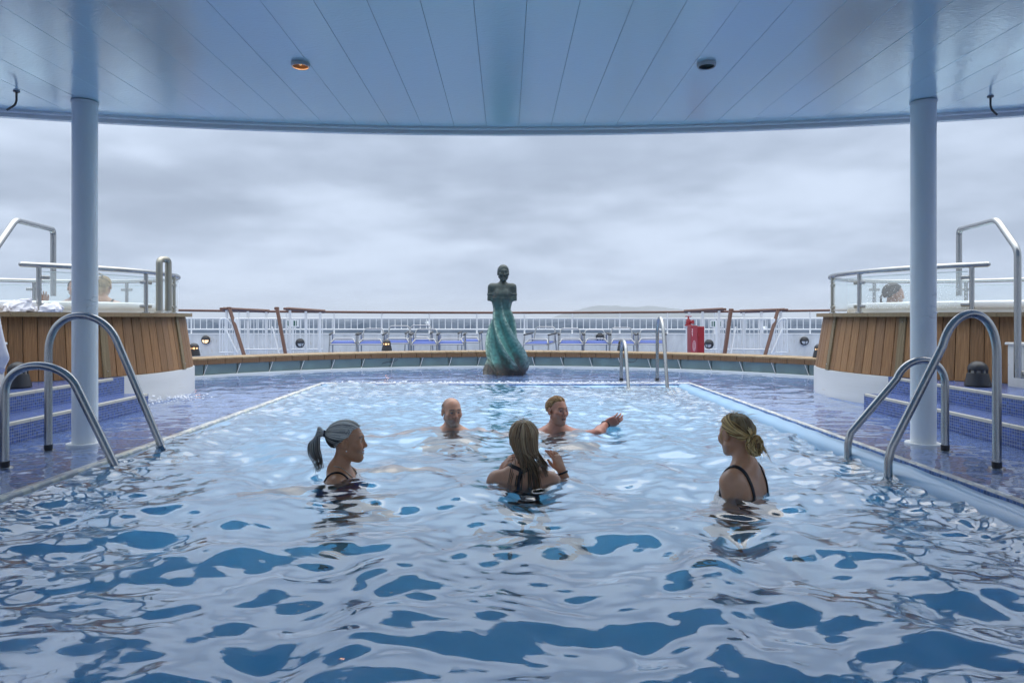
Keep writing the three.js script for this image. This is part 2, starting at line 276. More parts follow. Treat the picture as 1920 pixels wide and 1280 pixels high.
{ // open sea, 16 m below the deck
  const cols = 420, rows = 300, P = [], I = [], r = rng(3), y0 = -16;
  const waves = []; for (let i = 0; i < 16; i++) { const L = 5 * Math.pow(1.28, i), a = -0.6 + (r() - 0.5) * 1.5; waves.push([2 * Math.PI / L * Math.sin(a), 2 * Math.PI / L * Math.cos(a), L * 0.019, r() * 6.28]); }
  for (let j = 0; j <= rows; j++) {
    const d = j === rows ? 42000 : 120 * Math.pow(150, j / (rows - 1));
    for (let i = 0; i <= cols; i++) {
      const a = (i / cols - 0.5) * 2.3, x = Math.sin(a) * d, z = -Math.cos(a) * d; let y = 0;
      for (const w of waves) { const s = Math.sin(w[0] * x + w[1] * z + w[3]); y += w[2] * (1 - Math.abs(s)) * 1.6 - w[2] * 0.6; }
      y *= 0.7 + 0.9 * fbm(x * 0.004, 1, z * 0.004, 3) + 0.2;
      P.push(x, y0 + y * (d > 9000 ? 0 : 1), z);
    }
  }
  for (let j = 0; j < rows; j++) for (let i = 0; i < cols; i++) { const a = j * (cols + 1) + i, b = a + cols + 1; I.push(a, a + 1, b, a + 1, b + 1, b); }
  const g = new THREE.BufferGeometry(); g.setAttribute('position', new THREE.Float32BufferAttribute(P, 3)); g.setIndex(I); g.computeVertexNormals();
  // whitecaps where the crests are steepest
  const p = g.attributes.position, n = g.attributes.normal, col = new Float32Array(p.count * 3);
  for (let i = 0; i < p.count; i++) { const x = p.getX(i), z = p.getZ(i), d = Math.hypot(x, z), c = sstep(0.50, 0.56, fbm(x * 0.03, 9, z * 0.012, 3) + 0.3 * (p.getY(i) + 16) * 0.1) * (d < 5000 ? 1 : 0); const k = mixc([0.020, 0.042, 0.075], [0.7, 0.74, 0.78], c); col.set(k, 3 * i); }
  g.setAttribute('color', new THREE.BufferAttribute(col, 3));
  struct('sea', g, phy({ vertexColors: true, roughness: 0.5, ior: 1.33, specularIntensity: 0.4 }), 'grey open sea with small whitecaps out to the hazy horizon');
  const far = new THREE.CircleGeometry(42000, 96); far.rotateX(-Math.PI / 2); far.translate(0, -19, 0);
  struct('sea', far, phy({ color: RGB(0.028, 0.05, 0.072), roughness: 0.33, ior: 1.33 }), 'sea all round the ship, beneath the waves');
}
{ // a low island in the haze
  const D = 13500, P = [], I = [], nx = 120, nz = 24;
  for (let k = 0; k <= nz; k++) for (let i = 0; i <= nx; i++) {
    const u = i / nx, px = 1040 + u * 400, ridge = Math.pow(Math.sin(Math.PI * Math.pow(u, 0.62)), 1.15) * (1 - 0.35 * sstep(0.45, 1, u));
    const w = k / nz * 2 - 1, x = (px - CX) * D / F, h = 265 * ridge * (1 - w * w) * (0.9 + 0.45 * fbm(u * 7, 2, w * 2, 4));
    P.push(x, -17 + Math.max(0, h), -D + w * 1500);
  }
  for (let k = 0; k < nz; k++) for (let i = 0; i < nx; i++) { const a = k * (nx + 1) + i, b = a + nx + 1; I.push(a, b, a + 1, a + 1, b, b + 1); }
  const g = new THREE.BufferGeometry(); g.setAttribute('position', new THREE.Float32BufferAttribute(P, 3)); g.setIndex(I); g.computeVertexNormals();
  struct('island', g, std({ color: RGB(0.06, 0.075, 0.06), roughness: 0.95 }), 'low island fading into the haze on the horizon');
}
// the deck: a slab with the pool cut out of it, the raised side decks with their mosaic steps
const UPX = 4.2, LOX = 3.83, STEP = 0.165, UPEND = -7.3;
struct('deck', [box(-9.6, 9.6, -0.5, 0, -17.4, POOL.z0 - 0.02), box(-9.6, -2.72, -0.5, 0, POOL.z0 - 0.02, 5), box(2.72, 9.6, -0.5, 0, POOL.z0 - 0.02, 5), box(-2.72, 2.72, -0.5, 0, POOL.z1 + 0.02, 5)], mosaicFloor, 'violet blue mosaic deck awash around the pool');
{
  for (const s of [-1, 1]) {
    const a = (x0, x1, ...r) => (s > 0 ? box(x0, x1, ...r) : box(-x1, -x0, ...r));
    const st = struct('mosaic_steps', [a(LOX, UPX + 0.1, 0.004, STEP, UPEND, 5), a(UPX, 9.6, 0.006, 2 * STEP, UPEND - 0.2, 5)], mosaicWall, `two blue mosaic steps with pale nosings on the ${s < 0 ? 'left' : 'right'} of the pool`);
    for (const [x, y] of [[LOX, STEP], [UPX, 2 * STEP]]) {
      const len = 0.3; for (let k = 0; k < 26; k++) { const z0 = UPEND + 0.02 + k * len; if (z0 > -1) break; part('nosing', a(x - 0.006, x + 0.03, y - 0.022, y + 0.004, z0, z0 + len - 0.004, 0.004, 1), nosingMat, st); }
    }
  }
}
// pool basin and its coping
const basinMat = phy({ color: RGB(0.64, 0.88, 0.97), roughness: 0.5 });
const { x: PX, z0: PZ0, z1: PZ1, floor: PF } = POOL;
const padMat = phy({ color: RGB(0.26, 0.45, 0.64), roughness: 0.28, bumpMap: peel, bumpScale: 0.001, clearcoat: 0.5, clearcoatRoughness: 0.15 });
struct('pool_basin', [box(-PX - 0.2, PX + 0.2, PF - 0.2, PF, PZ0 - 0.2, PZ1 + 0.2), box(-PX - 0.2, -PX, PF, -0.09, PZ0, PZ1), box(PX, PX + 0.2, PF, -0.09, PZ0, PZ1), box(-PX - 0.2, PX + 0.2, PF, -0.09, PZ0 - 0.2, PZ0), box(-PX - 0.2, PX + 0.2, PF, -0.09, PZ1, PZ1 + 0.2)], basinMat, 'pale blue swimming pool basin under the water');
{ // soft pale blue roll along the rim
  const prof = []; for (let i = 0; i <= 14; i++) { const a = Math.PI * (1 - i / 14); prof.push([0.115 * Math.cos(a), 0.085 * Math.sin(a)]); }
  const strip = (len, seg) => { const P = [], I = []; for (let i = 0; i <= seg; i++) prof.forEach(([x, y]) => { const w = 1 + 0.04 * Math.sin(i * 1.7); P.push(x * w, y * w, (i / seg - 0.5) * len); }); const n = prof.length; for (let i = 0; i < seg; i++) for (let j = 0; j < n - 1; j++) { const a = i * n + j, b = a + n; I.push(a, b, a + 1, a + 1, b, b + 1); } const g = new THREE.BufferGeometry(); g.setAttribute('position', new THREE.Float32BufferAttribute(P, 3)); g.setIndex(I); g.computeVertexNormals(); return g; };
  const L = PZ1 - PZ0;
  struct('pool_coping', [T(strip(L, 90), PX + 0.085, -0.072, (PZ0 + PZ1) / 2), T(strip(L, 90), -PX - 0.085, -0.072, (PZ0 + PZ1) / 2), T(strip(2 * PX + 0.2, 40), 0, -0.085, PZ0 - 0.085, 0, Math.PI / 2, 0), T(strip(2 * PX + 0.2, 40), 0, -0.10, PZ1 + 0.085, 0, Math.PI / 2, 0)], padMat, 'rounded pale blue padded edge along the pool');
  const edge = new THREE.Group();
  const rimMat = std({ color: RGB(0.72, 0.70, 0.64), map: tex(64, 1024, (u, v) => { const n = tileN(u, v, 3, 30, 2) + 0.6 * tileN(u, v, 8, 90, 5), k = sstep(-0.25, 0.2, n); return mixc([0.84, 0.85, 0.88], [1, 0.99, 0.95], k); }, { srgb: true, rx: 4, ry: 0.3 }), roughness: 0.5, bumpMap: spots, bumpScale: 0.003 });
  const rim = struct('pool_rim', [box(PX + 0.205, PX + 0.255, -0.05, 0.008, PZ0 - 0.23, PZ1 + 0.2, 0.008), box(-PX - 0.262, -PX - 0.195, -0.05, 0.009, PZ0 - 0.23, PZ1 + 0.2, 0.008), box(-PX - 0.262, PX + 0.262, -0.05, 0.0075, PZ0 - 0.262, PZ0 - 0.19, 0.008)], rimMat, 'worn white line of stone around the edge of the pool');
}
// water: long ripples and short chop, rougher along the sides and far end
const wave = (() => {
  const r = rng(11), C = [];
  for (let i = 0; i < 58; i++) {
    const L = 0.072 * Math.pow(16, Math.pow(i / 57, 0.85)), a = (r() - 0.5) * Math.PI * 1.05 + (r() < 0.2 ? Math.PI / 2 : 0), k = 2 * Math.PI / L;
    C.push([k * Math.sin(a), k * Math.cos(a), L, r() * 6.283]);
  }
  return C;
})();
const WA = wave.map((c) => { const L = c[2]; return [L < 0.20 ? 0.0050 * L : 0, L >= 0.20 ? (L < 0.45 ? 0.0068 * L : L < 0.75 ? 0.0062 * L : 0.0040 * L) : 0]; });
const RINGS = [[-0.98, -4.2], [0.11, -4.15], [1.33, -3.9], [-0.49, -6.1], [0.46, -6.15], [1.0, -6.1]];
function waterY(x, z) {
  const side = sstep(1.2, 2.6, Math.abs(x)), far = sstep(4, 9, -z), chop = 0.85 + 1.0 * side + 1.2 * far + 0.6 * Math.max(0, fbm(x * 0.5, 3, z * 0.5, 2)), big = 0.95 - 0.25 * far;
  const wx = 0.10 * N3(x * 1.3, 0, z * 1.3), wz = 0.10 * N3(x * 1.3, 5, z * 1.3);
  let y = 0;
  for (let i = 0; i < wave.length; i++) { const c = wave[i], a = WA[i][0] * chop + WA[i][1] * big; y += a * Math.sin(c[0] * (x + wx) + c[1] * (z + wz) + c[3]); }
  for (const [bx, bz] of RINGS) { const q = Math.hypot(x - bx, z - bz); if (q < 0.95) y += 0.0032 * Math.sin(q * 46 + bx * 9 + 1.6 * N3(x * 4, bx, z * 4)) * Math.exp(-(((q - 0.28) / 0.26) ** 2)); }
  return y;
}
const rippleTex = tex(512, 512, (u, v) => 0.5 + 0.34 * tileN(u, v, 12, 26, 2) + 0.20 * tileN(u + 0.04 * Math.sin(v * 12.566), v, 30, 62, 5));
rippleTex.repeat.set(0.8, 0.8);
const waterMat = phy({ color: RGB(1, 1, 1), transmission: 1, thickness: 1, ior: 1.62, roughness: 0.0, clearcoat: 1, clearcoatRoughness: 0, bumpMap: rippleTex, bumpScale: 0.0020, attenuationColor: RGB(0.31, 0.69, 0.93), attenuationDistance: 3.2 });
{
  const X = PX + 0.07, z0 = PZ0 - 0.07, z1 = PZ1 + 0.07, nx = 400, nz = 850, P = [], I = [], yb = PF - 0.06;
  for (let j = 0; j <= nz; j++) for (let i = 0; i <= nx; i++) { const x = lerp(-X, X, i / nx), z = lerp(z0, z1, j / nz); P.push(x, level(x) + waterY(x, z), z); }
  for (let j = 0; j < nz; j++) for (let i = 0; i < nx; i++) { const a = j * (nx + 1) + i, b = a + nx + 1; I.push(a, b, a + 1, a + 1, b, b + 1); }
  const top = new THREE.BufferGeometry(); top.setAttribute('position', new THREE.Float32BufferAttribute(P, 3)); { const uv = []; for (let i = 0; i < P.length; i += 3) uv.push(P[i], P[i + 2]); top.setAttribute('uv', new THREE.Float32BufferAttribute(uv, 2)); } top.setIndex(I); top.computeVertexNormals();
  const Q = [], g = (i, j) => { const o = (j * (nx + 1) + i) * 3; return [P[o], P[o + 1], P[o + 2]]; }, dn = (p) => [p[0], yb, p[2]], quad = (a, b, c, d) => Q.push(...a, ...b, ...c, ...a, ...c, ...d);
  for (let i = 0; i < nx; i++) { quad(g(i, nz), dn(g(i, nz)), dn(g(i + 1, nz)), g(i + 1, nz)); quad(g(i + 1, 0), dn(g(i + 1, 0)), dn(g(i, 0)), g(i, 0)); }
  for (let j = 0; j < nz; j++) { quad(g(0, j), dn(g(0, j)), dn(g(0, j + 1)), g(0, j + 1)); quad(g(nx, j + 1), dn(g(nx, j + 1)), dn(g(nx, j)), g(nx, j)); }
  quad([-X, yb, z0], [X, yb, z0], [X, yb, z1], [-X, yb, z1]);
  const sides = new THREE.BufferGeometry(); sides.setAttribute('position', new THREE.Float32BufferAttribute(Q, 3)); sides.setAttribute('uv', new THREE.Float32BufferAttribute(new Float32Array(Q.length / 3 * 2), 2)); sides.computeVertexNormals();
  struct('water', mergeGeometries([top.toNonIndexed(), sides]), waterMat, 'rippled clear blue water filling the pool');
}
const BENCH = { z: -6.7, r: 6.5 };                      // the parapet behind the pool is an arc about this centre
const DRUMS = [[-6.1, -8.4], [6.05, -8.4]];
{ // a film of water running over the deck
  const s = 0.026, P = [], I = [], map = new Map(), x0 = -5.6, z0 = -13.4, nx = Math.round(11.2 / s), nz = Math.round(13.0 / s);
  const y = (x, z) => { const k = 0.55 + 0.9 * Math.max(0, fbm(x * 1.1, 8, z * 1.1, 3) + 0.2), q = 1 + 2.4 * Math.exp(-((x + 3.5) ** 2 + (z + 8.0) ** 2) / 0.35); let v = 0; for (let i = 0; i < 40; i++) { const c = wave[i]; v += 0.0032 * c[2] * Math.sin(c[0] * 0.8 * x + c[1] * 0.8 * z + c[3] * 2.3); } return 0.019 + Math.max(-0.011, v * k * q); };
  const ok = (x, z) => (z < PZ0 - 0.2 || Math.abs(x) > PX + 0.20) && (z < -8.2 || Math.abs(x) < LOX + 0.02) && (z > BENCH.z || Math.hypot(x, z - BENCH.z) < BENCH.r + 0.02) && DRUMS.every(([a, b]) => Math.hypot(x - a, z - b) > 2.0);
  const vid = (i, j) => { const k = j * 10000 + i; if (!map.has(k)) { map.set(k, P.length / 3); const x = x0 + i * s, z = z0 + j * s; P.push(x, y(x, z), z); } return map.get(k); };
  for (let j = 0; j < nz; j++) for (let i = 0; i < nx; i++) { if (!ok(x0 + (i + 0.5) * s, z0 + (j + 0.5) * s)) continue; const a = vid(i, j), b = vid(i, j + 1), c = vid(i + 1, j), d = vid(i + 1, j + 1); I.push(a, b, c, c, b, d); }
  const g = new THREE.BufferGeometry(); g.setAttribute('position', new THREE.Float32BufferAttribute(P, 3)); g.setIndex(I); g.computeVertexNormals();
  struct('water_film', g, phy({ color: RGB(0.93, 0.95, 0.99), transmission: 1, thickness: 0, ior: 1.4, roughness: 0.02 }), 'shallow sheet of water sloshing over the mosaic deck');
}

{ // water thrown up where the wash runs against the left plinth
  const r = rng(91), list = [];
  for (let i = 0; i < 420; i++) { const t = r(), a = lerp(0.55, 1.55, t), q = 2.09 + 0.55 * r() * r(), h = 0.02 + 0.11 * r() * r() * (1 - Math.abs(t - 0.5) * 1.4), k = 0.004 + 0.011 * r() * r(); list.push(new THREE.IcosahedronGeometry(k, 1).applyMatrix4(new THREE.Matrix4().makeScale(1.5, 0.6, 1.5).setPosition(DRUMS[0][0] + Math.sin(a) * q, h, DRUMS[0][1] + Math.cos(a) * q))); }
  for (let i = 0; i < 260; i++) { const x = -2.6 + 5.2 * r(), k = 0.004 + 0.008 * r() * r(); list.push(new THREE.IcosahedronGeometry(k, 1).applyMatrix4(new THREE.Matrix4().makeScale(2.2, 0.6, 1.5).setPosition(x, 0.018 + 0.03 * r() * r() * Math.max(0, N3(x * 1.7, 1, 2) + 0.3), PZ0 - 0.16 + 0.2 * (r() - 0.5)))); }
  const m = new THREE.Mesh(merge(list), phy({ color: RGB(0.86, 0.89, 0.93), roughness: 0.15 })); m.name = 'water_spray'; m.castShadow = m.receiveShadow = true; m.userData = { kind: 'stuff', label: 'white spray and foam where the water washes against the left plinth', category: 'water spray' }; scene.add(m);
}
// ------------------------------------------------------------------ the canopy over the pool
const CEIL = 2.625, ARC = { z: 9.47, r: 15.4 };
{
  const c = thing('canopy', 'white board canopy with curved front edge over the pool', 'canopy', [0, CEIL, 0]);
  const front = (x) => ARC.z - Math.sqrt(ARC.r ** 2 - x * x), w = 0.2775, r = rng(8);
  for (let k = -23; k <= 22; k++) {
    const a = 0.108 + k * w + 0.0009, b = a + w - 0.0018, y = 0.0012 * r();
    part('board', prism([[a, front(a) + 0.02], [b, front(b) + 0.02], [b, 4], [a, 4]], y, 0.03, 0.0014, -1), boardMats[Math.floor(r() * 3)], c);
  }
  const arc = (r0, r1, y0, y1) => { const out = [], n = 40, h = 0.44; const P = []; for (let i = 0; i <= n; i++) { const t = -h + 2 * h * i / n; P.push([Math.sin(t), -Math.cos(t)]); } for (let i = 0; i < n; i++) { const a = P[i], b = P[i + 1]; out.push(prism([[a[0] * r0, ARC.z + a[1] * r0], [b[0] * r0, ARC.z + b[1] * r0], [b[0] * r1, ARC.z + b[1] * r1], [a[0] * r1, ARC.z + a[1] * r1]], y0, y1)); } return merge(out); };
  part('edge_trim', arc(ARC.r - 0.035, ARC.r + 0.02, -0.018, 0.04), fasciaMat, c);
  part('fascia', arc(ARC.r + 0.024, ARC.r + 0.075, -0.048, 0.30), fasciaMat, c);
  const poly = []; for (let i = 0; i <= 24; i++) { const x = -6.4 + 12.8 * i / 24; poly.push([x, front(x) + 0.02]); } poly.push([6.4, 4], [-6.4, 4]);
  part('roof', prism(poly, 0.034, 0.26), fasciaMat, c);
  // hooks under the canopy
  for (const [s, px, py] of [[-1, 30, 170], [1, 1858, 180]]) {
    const d = (CEIL - EYE) * F / (HY - py), x = (px - CX) * d / F;
    const h = thing('ceiling_hook', `dark bent wire hook under the ${s < 0 ? 'left' : 'right'} end of the canopy`, 'hook', [x, CEIL, -d], 0);
    part('wire', tube(rounded([[0, 0.01, 0], [0, -0.075, 0], [s * 0.012, -0.105, 0], [s * (s > 0 ? 0.05 : 0.07), -0.14, 0.0]], 0.03), 0.0075, 7), std({ color: RGB(0.12, 0.11, 0.10), roughness: 0.5, metalness: 0.5 }), h);
    part('base', T(lathe([[0, -0.012], [0.02, -0.012], [0.022, 0]], 12), 0, 0, 0), std({ color: RGB(0.2, 0.2, 0.21), roughness: 0.5, metalness: 0.4 }), h);
  }
  // two surface downlights
  for (const [px, lit] of [[563, true], [1325, false]]) {
    const d = (CEIL - EYE) * F / (HY - 119), x = (px - CX) * d / F;
    const l = thing('downlight', lit ? 'round white ceiling downlight with its warm bulb glowing' : 'round white ceiling downlight that is switched off and dark inside', 'ceiling light', [x, CEIL, -d]);
    part('housing', latheSharp([[0.060, 0.002], [0.060, -0.018], [0.056, -0.023], [0.050, -0.022], [0.048, 0.0]], 36), whitePaint, l);
    part('reflector', lathe([[0.0475, -0.018], [0.043, -0.006], [0.03, 0.0], [0, 0.001]], 28), std({ color: lit ? RGB(0.05, 0.035, 0.025) : RGB(0.02, 0.02, 0.02), roughness: 0.35, metalness: 0.3 }), l);
    if (lit) {
      part('bulb', T(new THREE.SphereGeometry(0.010, 14, 10), 0.004, -0.008, 0.014), std({ color: RGB(1, 0.8, 0.5), emissive: RGB(1, 0.62, 0.28), emissiveIntensity: 0.25 }), l);
      const p = new THREE.PointLight(0xffb368, 0.012, 3); p.position.set(0.004, -0.012, -0.012); l.add(p);
    }
  }
  for (const [s, px] of [[-1, 158.5], [1, 1732]]) {
    const x = (px - CX) * 5.2 / F;
    const o = thing('column', `round white steel column on the ${s < 0 ? 'left' : 'right'} holding up the canopy`, 'column', [x, 0, -5.2]);
    part('shaft', lathe([[0.0875, 0.0], [0.0875, CEIL - 0.006]], 48), columnPaint, o);
    part('base_flange', latheSharp([[0.088, 0.03], [0.125, 0.028], [0.128, 0.0]], 40), columnPaint, o);
    part('collar', latheSharp([[0.0885, CEIL - 0.024], [0.0935, CEIL - 0.022], [0.0935, CEIL - 0.006], [0.088, CEIL - 0.004]], 40), columnPaint, o);
    const r = rng(s + 5); part('weld_marks', merge(Array.from({ length: 7 }, (_, i) => { const a = -s * 0.5 + r() * 1.2, y = 0.98 + r() * 0.18; return T(new THREE.SphereGeometry(0.01 + r() * 0.01, 8, 6).applyMatrix4(new THREE.Matrix4().makeScale(1.8, 0.35, 0.3)), Math.sin(a) * 0.086, y, Math.cos(a) * 0.086, 0, a, r() - 0.5); })), columnPaint, o);
  }
}
// ------------------------------------------------------------------ bulwark, railing, stair rails
const BZ = -17, WALLTOP = 0.565;
const railTop = (x) => 1.10 + 0.05 * Math.pow(x / 7.5, 2);
{
  const b = thing('bulwark', 'low white steel bulwark wall below the stern railing', 'wall', [0, 0, BZ]);
  for (let k = 0; k < 12; k++) { const x = -9.6 + k * 1.6; part('wall_panel', box(x, x + 1.597, 0, WALLTOP, -0.1, 0, 0.004), whitePaint, b); }
  part('sill', box(-9.6, 9.6, WALLTOP, WALLTOP + 0.016, -0.12, 0.012, 0.004), railPaint, b);
  for (const s of [-1, 1]) { const w = thing('side_bulwark', `white side wall of the ship behind the ${s < 0 ? 'left' : 'right'} tub`, 'wall', [s * 9.6, 0, -6]); part('wall_panel', box(-0.05, 0.05, 0, 0.6, -11, 11, 0.004), whitePaint, w); }
  const r = thing('stern_railing', 'long white stern railing with a varnished wooden top rail', 'railing', [0, 0, BZ - 0.05]);
  const top = []; for (let i = 0; i <= 40; i++) { const x = -9.6 + 19.2 * i / 40; top.push(V(x, railTop(x), 0)); }
  const oval = tube(top, 0.03, 12); oval.scale(1, 1, 1); part('top_rail', oval, varnish, r);
  part('upper_rail', rod(V(-9.6, 0.955, 0), V(9.6, 0.955, 0), 0.014), railPaint, r);
  part('lower_rail', rod(V(-9.6, 0.685, 0), V(9.6, 0.685, 0), 0.016), railPaint, r);
  const bal = rod(V(0, 0.69, 0), V(0, 0.955, 0), 0.0105, 6);
  const posts = []; for (let k = -8; k <= 8; k++) posts.push(k * 1.19 + 0.46);
  for (const x of posts) part('post', rod(V(x, WALLTOP + 0.01, 0), V(x, railTop(x) - 0.02, 0), 0.02, 8), railPaint, r);
  for (let k = -60; k <= 60; k++) { const x = k * 0.157 + 0.05; if (Math.abs(x) > 9.5 || posts.some((p) => Math.abs(p - x) < 0.04)) continue; part('baluster', bal, railPaint, r).position.x = x; }
}
// stair wells let into the deck: a cap rail on posts, a row of balusters and a raking wooden hand rail
{
  const woodRake = (a, b, w, t) => { const L = a.distanceTo(b), g = new RoundedBoxGeometry(w, L, t, 2, 0.012); const q = new THREE.Quaternion().setFromUnitVectors(V(0, 1, 0), b.clone().sub(a).normalize()); g.applyQuaternion(q); const m = a.clone().add(b).multiplyScalar(0.5); return g.translate(m.x, m.y, m.z); };
  const D = 15.2;
  function stair(name, label, s, cap, postsPx, rakeA, rakeB, balRange, gateX, zoff) {
    const o = thing(name, label, 'stair railing', [0, 0, 0]);
    const d = D + zoff, X = (px) => (px - CX) * d / F, Y = (py) => EYE + (HY - py) * d / F;
    part('cap_rail', woodRake(V(X(cap[0]), Y(cap[1]), -d), V(X(cap[2]), Y(cap[3]), -d - 0.5), 0.05, 0.10), varnish, o);
    part('cap_end', T(new RoundedBoxGeometry(0.10, 0.055, 0.11, 2, 0.02), X(cap[0]), Y(cap[1]) + 0.004, -d + 0.01), varnish, o);
    for (const px of postsPx) { const t = (px - cap[0]) / (cap[2] - cap[0]); part('post', box(X(px) - 0.024, X(px) + 0.024, 0, Y(lerp(cap[1], cap[3], t)) - 0.02, -d - 0.5 * t - 0.024, -d - 0.5 * t + 0.024, 0.004), railPaint, o); }
    const [b0, b1] = balRange, dz = (px) => -d - 0.5 * clamp((px - cap[0]) / (cap[2] - cap[0]));
    part('upper_rail', rod(V(X(b0), Y(597.5), dz(b0)), V(X(b1), Y(597.5), dz(b1)), 0.016), railPaint, o);
    part('lower_rail', rod(V(X(b0), Y(656), dz(b0)), V(X(b1), Y(656), dz(b1)), 0.016), railPaint, o);
    const n = Math.round(Math.abs(X(b1) - X(b0)) / 0.083), bal = rod(V(0, Y(656), 0), V(0, Y(597.5), 0), 0.0105, 6);
    for (let i = 0; i <= n; i++) { const px = lerp(b0, b1, i / n); if (postsPx.some((p) => Math.abs(p - px) < 2.4)) continue; part('baluster', bal, railPaint, o).position.set(X(px), 0, dz(px)); }
    part('hand_rail', woodRake(V(X(rakeA[0]), Y(rakeA[1]), -d + 0.06), V(X(rakeB[0]), Y(rakeB[1]), -d + 0.30), 0.085, 0.07), varnish, o);
    part('hand_rail_end', T(new RoundedBoxGeometry(0.10, 0.07, 0.08, 2, 0.02), X(rakeA[0]) - s * 0.01, Y(rakeA[1]) + 0.01, -d + 0.06), varnish, o);
    if (gateX) {
      const [g0, g1] = gateX, zz = -d + 0.12;
      part('gate_bow', tube(rounded([[X(g0), Y(661), zz], [X(g0), Y(597), zz], [X(lerp(g0, g1, 0.5)), Y(597), zz], [X(g1), Y(616), zz], [X(g1), Y(661), zz]], 0.14), 0.016, 8), railPaint, o);
      const k = 6; for (let i = 1; i < k; i++) { const px = lerp(g0, g1, i / k); part('gate_bar', rod(V(X(px), Y(661), zz), V(X(px), Y(598 + Math.max(0, i / k - 0.5) * 34), zz), 0.0105, 6), railPaint, o); }
      part('gate_foot', rod(V(X(g0), Y(660), zz), V(X(g1), Y(660), zz), 0.013), railPaint, o);
      const p0 = X(lerp(g0, g1, 1.0)) + s * 0.03; part('newel', box(p0 - 0.035, p0 + 0.035, 0, Y(597), zz - 0.03, zz + 0.04, 0.005), railPaint, o);
    }
    part('stringer', woodRake(V(X(rakeA[0]) - s * 0.10, Y(612), -d + 0.10), V(X(rakeB[0]) - s * 0.16, Y(662), -d + 0.24), 0.03, 0.03), railPaint, o);
  }
  stair('stair_railing', 'white stair railing with dark raking wooden hand rail nearest the left tub', 1, [417, 579, 490, 583], [423, 456, 485], [432, 579], [467, 665], [437, 522], [416, 444], 0);
  stair('stair_railing', 'white stair railing with wooden cap rail left of the stacked row of chairs', 1, [536, 579, 598, 583.5], [542, 567, 590], [521, 579], [543, 662], [522, 594], null, 0.25);
  stair('stair_railing', 'white stair railing with wooden cap rail just right of the red cabinet', -1, [1357, 580, 1294, 583.5], [1350, 1324, 1302], [1369, 582], [1351, 662], [1368, 1300], null, 0.25);
  stair('stair_railing', 'white stair railing with dark raking wooden hand rail nearest the right tub', -1, [1473, 581, 1402, 583.5], [1466, 1436, 1408], [1457, 582], [1425, 666], [1452, 1370], [1472, 1448], 0);
}
